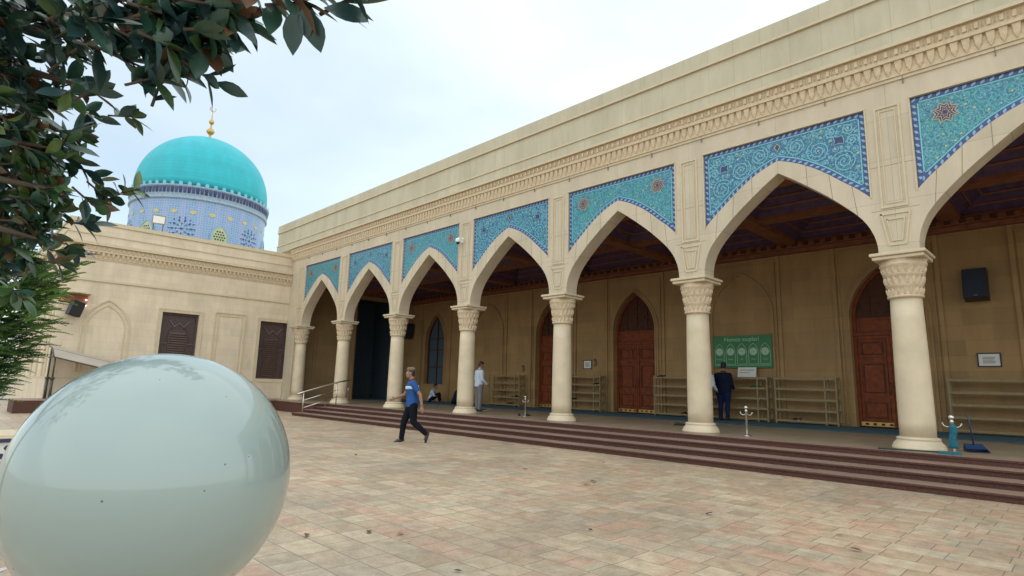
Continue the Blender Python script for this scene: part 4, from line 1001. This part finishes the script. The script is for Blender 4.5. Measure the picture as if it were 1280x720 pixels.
# ================================================================ FOREGROUND
# opal globe on its garden lamp post
gd = ray(0, 0); GC = Vector((25.8592, -12.1974, 1.2106)); GR = .2
lp = thing('garden_lamp', 'big white opal glass globe lamp close by in the left corner', 'lamp', (GC.x, GC.y, 0))
mb = MB(); n_ = 96; vs = []; fs = []
mb.ball((0, 0, GC.z), GR, M['globe'], 128)
o = mb.build('globe', lp)
mb = MB(); mb.lathe((0, 0, 0), [(.10, GC.z-.235), (.10, GC.z-.19), (.085, GC.z-.165)], M['iron'], 24); mb.build('collar', lp)
mb = MB(); mb.lathe((0, 0, 0), [(.14, .0), (.14, .04), (.09, .08), (.06, .18), (.045, .25), (.04, .9), (.05, GC.z-.28), (.1, GC.z-.237)], M['iron'], 20); mb.build('post', lp)
# tiled planter
pl = thing('tiled_planter', 'low planter with navy rim and black and white tiles left of the globe lamp', 'planter', (14.9, -12.2, 0))
mb = MB(); mb.box(-.7, .7, -1.2, .9, .005, .37, M['paper']); 
for k in range(14):
    for j in range(3):
        y = -1.12+k*.15+(.075 if j % 2 else 0); z = .06+j*.115
        if y < .85: mb.add([(.7025, y+.05*math.cos(a*math.pi/3), z+.045*math.sin(a*math.pi/3)) for a in range(6)], [tuple(range(6))], M['tile_navy'])
        if y < .6 and k < 9: mb.add([(y+.05*math.cos(a*math.pi/3)+.2, .9025, z+.045*math.sin(a*math.pi/3)) for a in range(6)], [tuple(range(6))], M['tile_navy'])
mb.build('wall', pl)
mb = MB(); mb.box(-.74, .74, -1.24, .94, .372, .42, M['tile_navy'], .01); mb.box(-.74, .74, -1.24, .94, .4215, .445, M['trim'], .006); mb.build('rim', pl)
mb = MB(); mb.box(-.62, .62, -1.1, .82, .446, .46, M['trim']); mb.build('top_slab', pl)
# ================================================================ PEOPLE
def remesh(mb, name, vox, mt, it=6):
    me = mb.mesh(name); o = link(me, name)
    m = o.modifiers.new('r', 'REMESH'); m.mode = 'VOXEL'; m.voxel_size = vox
    s = o.modifiers.new('s', 'SMOOTH'); s.iterations = it; s.factor = .5
    dg = bpy.context.evaluated_depsgraph_get(); dg.update(); nm = bpy.data.meshes.new_from_object(o.evaluated_get(dg))
    bpy.data.objects.remove(o); nm.name = name
    nm.materials.clear(); nm.materials.append(mt); nm.polygons.foreach_set('use_smooth', [True]*len(nm.polygons)); nm.polygons.foreach_set('material_index', [0]*len(nm.polygons)); nm.update()
    return nm
def limb(mb, pts, rs, mt, n=12):
    """tapered limb with round joints"""
    for (a, b), (r0, r1) in zip(zip(pts, pts[1:]), zip(rs, rs[1:])):
        a, b = Vector(a), Vector(b); mb.tube([a.lerp(b, t) for t in (0, .33, .66, 1)], [r0, r0*1.0+(r1-r0)*.25, r0+(r1-r0)*.66, r1], mt, n)
    for p, r in zip(pts, rs): mb.ball(p, r, mt, 12)
def hand(mb, wrist, dirv, palm_n, thumb, mt, curl=.35):
    d = Vector(dirv).normalized(); nrm = Vector(palm_n); nrm = (nrm-d*nrm.dot(d)).normalized(); side = d.cross(nrm).normalized()*thumb
    w = Vector(wrist)
    mb.loft([(w, side*.026, nrm*.018), (w+d*.04, side*.036, nrm*.016), (w+d*.085, side*.040, nrm*.013), (w+d*.095, side*.036, nrm*.010)], mt, 12)
    for k, (off, ln) in enumerate(((.028, .068), (.010, .078), (-.009, .072), (-.027, .055))):
        a = w+d*.085+side*off; b = a+(d*math.cos(curl*.5)-nrm*-math.sin(curl*.5))*ln*.5; c = b+(d*math.cos(curl*1.4)+nrm*math.sin(curl*1.4))*ln*.5
        limb(mb, [a, b, c], [.0095, .009, .008], mt, 8)
    a = w+d*.025+side*.025; b = a+(d*.7+side*.6)*.04; c = b+(d*.95+side*.15+nrm*.2)*.032
    limb(mb, [a, b, c], [.011, .010, .009], mt, 8)
def head(mb, c, f, u, s, mt, hairm=None):
    """skull, jaw, nose, ears, lips and eyes; f faces forward, u points to the crown"""
    f = Vector(f).normalized(); u = Vector(u); u = (u-f*u.dot(f)).normalized(); l = u.cross(f); c = Vector(c)
    P = lambda x, y, z: c+f*x*s+l*y*s+u*z*s
    rings = [(-.118, .03, .03, .05), (-.108, .044, .05, .045), (-.085, .055, .066, .03), (-.05, .065, .082, .015), (-.01, .072, .092, .003), (.03, .076, .097, -.003), (.065, .071, .090, -.006), (.095, .052, .066, -.008), (.114, .02, .028, -.008)]
    mb.loft([(P(x, 0, z), l*w*s, f*d*s) for z, w, d, x in rings], mt, 20)
    mb.loft([(P(.088, 0, .015), l*.008*s, f*.006*s), (P(.098, 0, -.01), l*.011*s, f*.010*s), (P(.106, 0, -.03), l*.017*s, f*.014*s), (P(.092, 0, -.042), l*.014*s, f*.008*s)], mt, 10)
    for sd_ in (-1, 1):
        mb.ball(P(-.005, .076*sd_, -.01), .022*s, mt, 10, (1, .55, 1.3))
    mb.loft([(P(.088, -.024, -.066), u*.004*s, f*.005*s), (P(.094, 0, -.065), u*.009*s, f*.007*s), (P(.088, .024, -.066), u*.004*s, f*.005*s)], mt, 8)
    mb.loft([(P(.075, -.045, .024), u*.008*s, f*.006*s), (P(.092, -.02, .026), u*.008*s, f*.008*s), (P(.093, .02, .026), u*.008*s, f*.008*s), (P(.075, .045, .024), u*.008*s, f*.006*s)], mt, 8)
    return P
def person(label, loc, rz, J, skin, shirt, trousers, shoe_m, hair_m, sleeve=.45, s=1.0, cap_m=None, extra=None, bulk=1.0, hw=(None, None), beltless=False):
    """J: joints in metres; x forward, y left, z up.  chest, hips, head centre, then lists for arms and legs (L, R)"""
    t = thing('person', label, 'person', loc, rz); t.scale = (s, s, s)
    V = Vector; pel, che, hd, hf = V(J['pelvis']), V(J['chest']), V(J['head']), V(J['face'])
    spine = che-pel; ax = spine.normalized(); lat = V(J.get('lat', (0, 1, 0))).normalized(); fr = lat.cross(ax).normalized()
    b = MB()
    def torso(mb, k, mt, lo=-.10, hi=1.0):
        rr = [(-.10, .155, .115), (.06, .165, .122), (.25, .155, .112), (.45, .148, .105), (.70, .165, .118), (.9, .178, .118), (1.02, .165, .095), (1.12, .10, .07)]
        mb.loft([(pel+spine*q, lat*(w*bulk+k), fr*(d*bulk+k)) for q, w, d in rr if lo <= q], mt, 20)
    torso(b, 0, skin)
    nk = che+ax*.06
    limb(b, [nk, nk+(hd-nk)*.55, hd-ax*.02], [.062, .056, .055], skin)
    P = head(b, hd, hf, J.get('up', ax), 1.0, skin)
    arms = J['arms']; legs = J['legs']
    for k, A in enumerate(arms):
        limb(b, A, [.056, .044, .028], skin)
        d = V(A[2])-V(A[1]); pn = hw[k] or (lat*(1 if k else -1)); hand(b, A[2], d, pn, 1 if k else -1, skin)
    for L_ in legs: limb(b, L_[:3], [.086, .058, .040], skin)
    for L_ in legs:
        a, q = V(L_[2]), V(L_[3]); limb(b, [a, a.lerp(q, .45), a.lerp(q, .8)], [.034, .024, .014], skin)
    bo = link(remesh(b, 'body', .0085, skin, 4), 'body', t)
    e = MB()                                                # eyes and brows sit on the body mesh's face
    for sd_ in (-1, 1): e.ball(P(.078, .030*sd_, .004), .0125, M['white'], 10); e.ball(P(.087, .031*sd_, .004), .0065, M['black'], 8); e.tube([P(.088, .014*sd_, .026), P(.086, .03*sd_, .031), P(.074, .047*sd_, .025)], .0045, M['hair'], 6)
    e.build('eyes', t)
    # shirt
    c = MB(); torso(c, .016, shirt, lo=-.10)
    for A in arms:
        sh, el, wr = V(A[0]), V(A[1]), V(A[2])
        if sleeve <= 1: limb(c, [sh, sh.lerp(el, sleeve*1.0)], [.074, .066], shirt)
        else: limb(c, [sh, el, el.lerp(wr, .93)], [.074, .060, .046], shirt)
    c.loft([(pel-ax*.06, lat*(.17*bulk+.012), fr*(.125*bulk+.012)), (pel+ax*.1, lat*(.178*bulk), fr*(.135*bulk)), (pel+ax*.2, lat*.16*bulk, fr*.12*bulk)], shirt, 20)
    so_ = link(remesh(c, 'shirt', .011, shirt, 5), 'shirt', t)
    # collar
    k = MB(); k.tube([nk+(hd-nk)*.16+lat*.066*math.cos(a)+fr*.066*math.sin(a)-ax*(.03*max(0, math.sin(a))) for a in [q*.35 for q in range(19)]], .014, extra['collar'] if extra and 'collar' in extra else shirt, 8); k.build('collar', t)
    if extra and 'stripe' in extra:
        k = MB(); q0 = .76
        k.loft([(pel+spine*(q0-.035), lat*(.175*bulk+.012), fr*(.118*bulk+.028)), (pel+spine*(q0), lat*(.184*bulk+.014), fr*(.12*bulk+.030)), (pel+spine*(q0+.085), lat*(.188*bulk+.014), fr*(.12*bulk+.030)), (pel+spine*(q0+.11), lat*(.184*bulk+.012), fr*(.118*bulk+.028))], extra['stripe'], 24)
        k.build('stripe', t)
    # trousers
    c = MB()
    c.loft([(pel+ax*.10, lat*.158*bulk, fr*.118*bulk), (pel, lat*.172*bulk, fr*.128*bulk), (pel-ax*.09, lat*.17*bulk, fr*.125*bulk), (pel-ax*.15, lat*.12*bulk, fr*.09)], trousers, 20)
    for L_ in legs:
        h, kn, an = V(L_[0]), V(L_[1]), V(L_[2]); limb(c, [h, kn, kn.lerp(an, .5), kn.lerp(an, .97)], [.106*bulk, .078, .068, .062], trousers)
    link(remesh(c, 'trousers', .011, trousers, 5), 'trousers', t)
    for L_ in legs:
        a, q = V(L_[2]), V(L_[3]); d = (q-a); dd = V((d.x, d.y, 0)); fl_ = d.normalized(); sd2 = fl_.cross(V((0, 0, 1))).normalized(); u2 = sd2.cross(fl_).normalized()
        if u2.z < 0: u2 = -u2
        heel = a-fl_*.05-u2*.045
        k = MB(); k.loft([(heel-fl_*.012+u2*.01, sd2*.026, u2*.035), (heel+fl_*.03+u2*.02, sd2*.038, u2*.055), (heel+fl_*.10+u2*.012, sd2*.042, u2*.048), (heel+fl_*.18+u2*-.002, sd2*.050, u2*.036), (heel+fl_*.235-u2*.008, sd2*.040, u2*.026), (heel+fl_*.262-u2*.012, sd2*.018, u2*.016)], shoe_m, 14); k.build('shoe', t)
    # hair and cap
    h = MB(); f = V(hf).normalized(); u = V(J.get('up', ax)); u = (u-f*u.dot(f)).normalized(); l = u.cross(f); Q = lambda x, y, z: hd+f*x+l*y+u*z
    h.loft([(Q(-.058, 0, -.075), l*.052, f*.035), (Q(-.042, 0, -.04), l*.073, f*.058), (Q(-.026, 0, 0), l*.080, f*.078), (Q(-.014, 0, .04), l*.083, f*.094), (Q(-.010, 0, .08), l*.074, f*.090), (Q(-.012, 0, .112), l*.048, f*.062), (Q(-.012, 0, .124), l*.012, f*.018)], hair_m, 20); h.build('hair', t)
    if cap_m:
        h = MB(); h.loft([(Q(-.012, 0, .055), l*.087, f*.102), (Q(-.012, 0, .095), l*.085, f*.099), (Q(-.012, 0, .125), l*.074, f*.086), (Q(-.012, 0, .138), l*.04, f*.05)], cap_m, 22); h.build('cap', t)
    return t
polo = mat('blue_polo', (.026, .085, .27), .85, spec=.15, var=.12, scale=14); stripe = mat('pale_stripe', (.55, .62, .68), .8)
navy = mat('black_trousers', (.009, .010, .015), .9, spec=.1); redc = mat('dark_red_collar', (.16, .03, .04), .8)
whites = mat('pale_blue_white_shirt', (.50, .57, .66), .85, var=.06); greyt = mat('grey_trousers', (.17, .165, .18), .85); tube_m = mat('olive_skullcap', (.17, .125, .075), .85, var=.25, scale=40)
nvs = mat('navy_shirt', (.010, .015, .036), .9, spec=.1); blt = mat('dark_blue_trousers', (.013, .018, .062), .9, spec=.1)
# walker: x forward.  left is the side nearer the camera
WJ = dict(pelvis=(0, 0, .88), chest=(.03, 0, 1.36), head=(.08, 0, 1.60), face=(1, .05, -.06), up=(.1, 0, 1),
          arms=([(.01, .20, 1.34), (-.16, .27, 1.09), (-.20, .31, .84)], [(.05, -.20, 1.34), (.17, -.30, 1.09), (.38, -.34, 1.00)]),
          legs=([(-.01, .09, .86), (-.04, .09, .47), (-.34, .10, .21), (-.29, .105, .035)], [(.02, -.09, .86), (.17, -.09, .46), (.21, -.09, .085), (.36, -.09, .045)]))
d_ = ray(513, 553); wp = CAM+d_*(-CAM.z/d_.z)
person('man in a blue striped polo and skullcap striding across the courtyard paving', (wp.x, wp.y, .0), R(238), WJ, M['skin2'], polo, navy, M['black'], M['hair'], .55, 1.0, tube_m, {'stripe': stripe, 'collar': redc}, 1.06)
stand = lambda hy=0.: dict(pelvis=(0, 0, .92), chest=(.02, 0, 1.40), head=(.06, 0, 1.64), face=(1, hy, -.45), up=(.35, 0, 1),
          arms=([(0, .205, 1.38), (.0, .255, 1.10), (.14, .22, .93)], [(0, -.205, 1.38), (.0, -.26, 1.10), (.18, -.25, .96)]),
          legs=([(0, .095, .90), (.02, .105, .48), (-.01, .11, .085), (.14, .14, .045)], [(0, -.095, .90), (.01, -.105, .48), (-.02, -.11, .085), (.13, -.13, .045)]))
person('man in a white shirt and grey trousers standing with bowed head beside a porch column', (11.28, 1.49, ZP), R(75), stand(-.2), M['skin2'], whites, greyt, M['black'], M['hair'], 2, 1.0, None, None, 1.12)
person('stout man in navy shirt and blue trousers facing the rack under the green board', (18.48, 5.48, ZP+.018), R(96), stand(.15), M['skin2'], nvs, blt, M['hair'], M['hair'], 2, 1.02, M['black'], None, 1.36)
person('man with pale shirt and blue trousers mostly hidden behind a column, near the green board', (18.17, 4.95, ZP+.018), R(86), stand(-.2), M['skin2'], whites, blt, M['black'], M['hair'], 2, .97)
sit = dict(pelvis=(0, 0, .12), chest=(.14, 0, .57), head=(.24, 0, .80), face=(1, 0, -.35), up=(.3, 0, 1),
          arms=([(.13, .2, .55), (.24, .27, .32), (.42, .16, .26)], [(.13, -.2, .55), (.26, -.26, .33), (.43, -.12, .28)]),
          legs=([(.02, .10, .12), (.40, .20, .42), (.50, .12, .07), (.64, .14, .04)], [(.02, -.10, .12), (.42, -.16, .40), (.52, -.1, .07), (.66, -.12, .04)]))
person('man in a pale shirt sitting on the carpet below the arched window', (3.35, 5.35, ZP+.018), R(38), sit, M['skin2'], whites, navy, M['black'], M['hair'], 1, .98)
person('man in dark clothes sitting on the carpet just left of a column', (5.95, 4.75, ZP+.018), R(52), sit, M['skin2'], nvs, navy, M['black'], M['hair'], 2, .98)
# ================================================================ VEGETATION
def leafmat(name, c, rough=.32, tr=.25):
    m = mat(name, c, rough, var=.22, scale=16, coat=.15); return m
LM = [leafmat('dark_glossy_leaf', (.028, .080, .055)), leafmat('mid_green_leaf', (.045, .105, .032)), leafmat('hazy_blue_green_leaf', (.028, .072, .072)), leafmat('rusty_leaf_underside', (.12, .060, .025), .6), leafmat('light_green_leaf', (.10, .16, .04))]  # dark glossy and blue-green colours lifted bluish to carry lens flare haze
rng = random.Random(21)
def leaf(mb, p, d, nrm, ln, w, mt):
    """one broad pointed leaf, folded along its rib and curling at the tip"""
    d = d.normalized(); nrm = (nrm-d*nrm.dot(d)).normalized(); s_ = d.cross(nrm)
    pr = [(0, .06), (.12, .35), (.3, .82), (.5, 1.0), (.68, .88), (.84, .5), (1, .0)]; cv = rng.uniform(.02, .22); fold = rng.uniform(.1, .4)
    vs = []; fs = []
    for t, k in pr:
        c = p+d*ln*t-nrm*ln*cv*t*t; h = w*.5*k
        vs += [c+s_*h+nrm*h*fold, c, c-s_*h+nrm*h*fold]
    for i in range(len(pr)-1): fs += [(3*i, 3*i+1, 3*i+4, 3*i+3), (3*i+1, 3*i+2, 3*i+5, 3*i+4)]
    mb.add(vs, fs, mt, True)
def rosette(mb, wood, p, ax, n, ln, weights):
    ax = ax.normalized(); a = ax.orthogonal().normalized(); b = ax.cross(a)
    mb.tube([p-ax*ln*.9, p-ax*ln*.4, p+ax*ln*.1], [.006, .0055, .004], M['leafstem'], 5)
    for k in range(n):
        q = k*2.4+rng.uniform(-.3, .3); t = rng.uniform(-.75, .15); op = rng.uniform(.45, 1.25)
        d = (a*math.cos(q)+b*math.sin(q))*math.sin(op)+ax*math.cos(op); d.z -= rng.uniform(0, .3)
        nrm = ax.lerp(Vector((0, 0, 1)), .5)+Vector((rng.uniform(-.4, .4), rng.uniform(-.4, .4), rng.uniform(-.3, .3)))
        leaf(mb, p+ax*ln*t, d, nrm, ln*rng.uniform(.75, 1.15), ln*rng.uniform(.36, .46), rng.choices(LM, weights)[0])
def at(x, y, D): return CAM+ray(x, y)*D
mg = thing('magnolia_tree', 'large leaved magnolia whose dark branches hang over the top left corner', 'tree', (22.0, -14.6, 0))
cr, wd = MB(), MB()
base_p = Vector((22.0, -14.6, 0))
# boughs: from the trunk out over the court
fork = base_p+Vector((.1, .1, 2.4))
tr = MB(); tr.tube([base_p, base_p+Vector((.03, .02, 1.2)), fork, base_p+Vector((.1, .25, 4.0)), base_p+Vector((.2, .2, 5.5))], [.16, .13, .11, .08, .04], M['leafstem'], 12)
def spray(pix, D, n, r, ln, nl, w, axis=None):
    """leaf clusters round a point; r is the spread in metres"""
    c = at(*pix, D)
    for k in range(n):
        p = c+Vector((rng.gauss(0, r), rng.gauss(0, r), rng.gauss(0, r*.8)))
        ax = (p-fork).normalized()*.7+Vector((rng.uniform(-.6, .6), rng.uniform(-.6, .6), rng.uniform(-.5, .5)))
        rosette(cr, wd, p, ax, nl, ln, w)
boughs = []
W1 = (4, 2, 5, .8, .2); W2 = (4, 4, 2, 1.1, 1.1); W3 = (5, 1, 5, .5, 0)
# overhanging top mass, darker and nearer
for px, D, n, r, ln in (((25, 5), 2.6, 7, .14, .16), ((75, 8), 2.5, 6, .12, .15), ((125, 2), 2.3, 6, .10, .15), ((175, 12), 2.2, 6, .09, .15), ((215, 30), 2.1, 5, .08, .14), ((255, 15), 2.1, 5, .08, .15), ((290, 8), 2.0, 3, .04, .14), ((190, 60), 2.2, 4, .05, .13), ((225, 75), 2.2, 4, .05, .13), ((245, 45), 2.1, 3, .05, .14), ((50, 35), 2.6, 5, .11, .14), ((15, 60), 2.7, 6, .11, .14), ((280, 35), 2.05, 2, .04, .13),
                       ((0, -50), 2.4, 6, .2, .16), ((120, -60), 2.2, 7, .2, .16), ((230, -60), 2.0, 6, .16, .15), ((-60, 20), 2.6, 8, .25, .16), ((312, -20), 1.9, 2, .04, .14)):
    spray(px, D, n, r, ln, 9, W3)
for px, D in (((188, 95), 2.2), ((255, 96), 2.1), ((92, 108), 2.5), ((112, 108), 2.5), ((205, 102), 2.2)): spray(px, D, 1, .02, .12, 6, W1)
# separate twig at the right
for px, D, n, nl in (((352, -12), 1.62, 2, 7), ((385, -4), 1.6, 2, 6), ((425, -14), 1.6, 2, 7), ((378, 8), 1.58, 1, 4)): spray(px, D, n, .03, .135, nl, (3, 0, 5, 2, 0))
for (px, py), (qx, qy), ln in (((372, 8), (362, 58), .15), ((388, 12), (398, 62), .13), ((405, 10), (450, 18), .14), ((380, 8), (385, 60), .10)):
    a, b = at(px, py, 1.58), at(qx, qy, 1.6); leaf(cr, a, b-a, -fw+Vector((rng.uniform(-.3, .3), 0, .3)), ln*.85, ln*.45, LM[2])
bq = MB(); boughs.append(bq); bq.tube([at(250, -60, 2.0), at(330, -50, 1.7), at(395, -18, 1.6)], [.012, .009, .005], M['leafstem'], 6)
# left mass
for px, D, n, r, ln in (((3, 130), 3.1, 9, .20, .139), ((19, 160), 3.0, 9, .15, .131), ((34, 180), 2.9, 6, .10, .123), ((8, 200), 3.1, 10, .2, .131), ((34, 215), 3.0, 8, .14, .123), ((46, 205), 2.9, 3, .05, .114), ((46, 250), 2.9, 5, .07, .123), ((72, 241), 2.8, 2, .02, .098), ((13, 255), 3.1, 9, .19, .131), ((39, 265), 3.0, 7, .12, .123), ((36, 272), 2.9, 3, .05, .114), ((8, 300), 3.2, 8, .18, .123), ((14, 305), 3.1, 5, .10, .114), ((32, 292), 3.0, 3, .05, .106), ((-52, 150), 3.2, 10, .25, .139), ((-62, 250), 3.2, 10, .25, .139), ((4, 100), 2.9, 5, .14, .123), ((39, 175), 2.9, 3, .05, .114), ((52, 190), 2.9, 2, .03, .098), ((-7, 90), 2.9, 7, .16, .131), ((4, 120), 3.0, 7, .14, .131), ((-2, 160), 3.3, 9, .2, .131), ((-12, 230), 3.3, 9, .2, .131), ((4, 285), 3.3, 7, .16, .123), ((3, 320), 3.2, 6, .14, .114)):
    spray(px, D, n, r, ln, 9, W2)
for a, b, c in (((-160, 120), (0, 40), (150, 20)), ((-160, 120), (40, 90), (105, 108)), ((-150, 200), (-20, 220), (80, 240)), ((-150, 180), (-20, 170), (62, 185)), ((-150, 230), (-20, 280), (45, 298)), ((-140, 60), (80, -10), (260, 10))):
    bq = MB(); bq.tube([fork, at(*a, 3.4), at(*b, 2.8), at(*c, 2.35 if c[1] < 60 else 2.85)], [.05, .035, .02, .006], M['leafstem'], 8); boughs.append(bq)
# the crown beyond the frame, up and to the left of the camera
for k in range(130):
    a = rng.uniform(0, 2*math.pi); e = rng.uniform(-.1, 1.2); rr = rng.uniform(1.0, 2.1)
    p = fork+Vector((0, 0, .9))+Vector((math.cos(a)*math.cos(e)*rr, math.sin(a)*math.cos(e)*rr, math.sin(e)*rr*1.2))
    d = p-CAM; z = d.dot(fw)
    if z > 0 and -60 < 640+FPX*d.dot(rt)/z < 1400 and 360-FPX*d.dot(up)/z < 900: continue
    rosette(cr, wd, p, p-fork, 9, .17, W2)
for o_, nm in [(cr, 'crown'), (tr, 'trunk')]+[(q, 'branch') for q in boughs]:
    me = o_.mesh(nm, False); q = link(me, nm, mg, None); q.matrix_parent_inverse = Matrix.Translation(-base_p)
# feathery conifer lower left
TM = [mat('bright_thuja_green', (.11, .235, .045), .7, var=.3, scale=9), mat('deep_thuja_green', (.035, .095, .028), .7, var=.3, scale=9), mat('mid_thuja_green', (.065, .16, .035), .7, var=.3, scale=9)]
cb = at(-72, 560, 6.0); cb.z = 0
ct = thing('conifer_tree', 'feathery bright green conifer below the magnolia at the left edge', 'tree', cb)
cf, cw = MB(), MB()
cw.tube([cb, cb+Vector((0, 0, 1.5)), cb+Vector((.05, 0, 3.1))], [.09, .06, .02], M['leafstem'], 10)
def frond(p, d, ln, mt):
    d = d.normalized(); s_ = d.cross(Vector((rng.uniform(-.5, .5), rng.uniform(-.5, .5), 1))).normalized(); n_ = 9
    for k in range(n_):
        t = k/n_; c = p+d*ln*t+Vector((0, 0, -ln*.18*t*t)); w = ln*.30*(1-t*.8)
        for sg in (-1, 1):
            e = (d*.75+s_*sg*.8).normalized()*w; q = s_.cross(d)*.006+d*ln*.055
            cf.add([c, c+e*.5+q, c+e, c+e*.5-q], [(0, 1, 2, 3)], mt)
    cf.add([p-s_*.006, p+s_*.004, p+d*ln+Vector((0, 0, -ln*.18))], [(0, 1, 2)], mt)
for k in range(2600):
    z = rng.uniform(1.05, 3.0); prof_r = 1.08*math.sin(min(1, (3.15-z)/1.1)*math.pi/2)*(1-.62*max(0, (2.15-z)/1.1))
    a = rng.uniform(0, 2*math.pi); rr = prof_r*rng.uniform(.45, 1.02)**.6*(.82+.18*math.sin(a*5+z*4)); rr *= rng.uniform(.85, 1.08)
    o = Vector((math.cos(a), math.sin(a), 0)); p = cb+o*rr*.75+Vector((0, 0, z))
    frond(p, o+Vector((rng.uniform(-.5, .5), rng.uniform(-.5, .5), rng.uniform(-.15, .7))), rng.uniform(.16, .32), rng.choices(TM, (4, 3, 4))[0])
    if k % 12 == 0: cw.tube([cb+Vector((0, 0, max(.6, z-.4))), p], [.015, .004], M['leafstem'], 5)
for x, y in ((106, 328), (94, 342), (88, 333), (82, 350), (62, 385), (76, 366), (85, 341), (70, 356), (66, 400), (55, 420)):
    b = at(x, y, 5.9); a = at(x-42, y+18, 5.95)
    cw.tube([a, b], [.006, .002], M['leafstem'], 4)
    for t in (.15, .4, .65, .85): frond(a.lerp(b, t), (b-a)+Vector((0, 0, .1*rng.uniform(-1, 1))), .2, TM[0])
for o_, nm in ((cf, 'crown'), (cw, 'trunk')):
    me = o_.mesh(nm, False); q = link(me, nm, ct, None); q.matrix_parent_inverse = Matrix.Translation(-cb)
# petunias at the lamp's foot
fp = at(-6, 722, 1.75); pk = thing('flowering_plant', 'pink and white flowers in the bottom left corner beside the globe lamp', 'plant', (fp.x, fp.y, 0))
st, fl2 = MB(), MB(); pinks = [mat('pink_petal', (.42, .16, .28), .6), mat('pale_petal', (.55, .50, .50), .6)]
for k in range(26):
    a = rng.uniform(0, 6.28); r_ = rng.uniform(0, .16); z = fp.z-.02+rng.uniform(-.2, .03); tip = Vector((r_*math.cos(a), r_*math.sin(a), z))
    st.tube([(0, 0, 0), (tip.x*.4, tip.y*.4, z*.6), tip], [.006, .004, .003], LM[1], 5)
    for j in range(4): leaf(st, Vector((tip.x*.6, tip.y*.6, z*rng.uniform(.4, .95))), Vector((rng.uniform(-1, 1), rng.uniform(-1, 1), .2)), Vector((0, 0, 1)), .07, .035, LM[1])
    for j in range(5):
        q = j*1.257; leaf(fl2, tip, Vector((math.cos(q), math.sin(q), .5)), Vector((0, 0, 1)), .032, .024, pinks[k % 2])
st.build('stem', pk, None, False); fl2.build('blossom', pk, None, False)
# fallen leaves
dry = [mat('dry_brown_leaf', (.10, .055, .03), .8), mat('dark_wet_leaf', (.03, .026, .02), .7), mat('pale_dry_leaf', (.26, .16, .09), .8)]
words = {}
spots = [(745, 601, 1, .16, 'dark curled leaf lying alone in the middle of the paving, right of the walker'), (660, 586, 1, .12, 'small dark leaf on open paving between the walker and the larger curled leaf'), (738, 605, 2, .13, 'pale leaf beside the dark curled one in mid paving'), (446, 569, 1, .13, 'small dark leaf on the paving left of the walker, near the globe lamp'), (1078, 689, 0, .10, 'brown leaf at the end of a long joint, right foreground paving'), (384, 667, 0, .11, 'brown leaf on the paving close to the globe lamp'), (461, 666, 0, .12, 'brown leaf in the near paving, left one of two'), (497, 668, 2, .09, 'pale leaf in the near paving, right one of two'), (882, 643, 0, .12, 'thin brown leaf out on the right half of the paving'), (735, 661, 1, .06, 'tiny dark leaf in the near middle of the paving'), (578, 714, 0, .07, 'small brown leaf at the bottom edge of the paving'), (983, 595, 0, .10, 'brown leaf against the lowest step edge'), (508, 678, 1, .05, 'dark speck of a leaf just below the pale leaf'), (757, 578, 1, .09, 'dark leaf lying close to the lowest step'), (1045, 668, 2, .07, 'pale small leaf in the right foreground paving')]
for x, y, k, ln, lab in spots:
    d = ray(x, y); p = CAM+d*((.012-CAM.z)/d.z); mb = MB(); a = rng.uniform(0, 6.28)
    leaf(mb, Vector((0, 0, 0)), Vector((math.cos(a), math.sin(a), .15)), Vector((rng.uniform(-.3, .3), rng.uniform(-.3, .3), 1)), ln, ln*.42, dry[k])
    tag(mb.build('fallen_leaf', None, p, False), lab, 'leaf', 'fallen leaves on the paving')
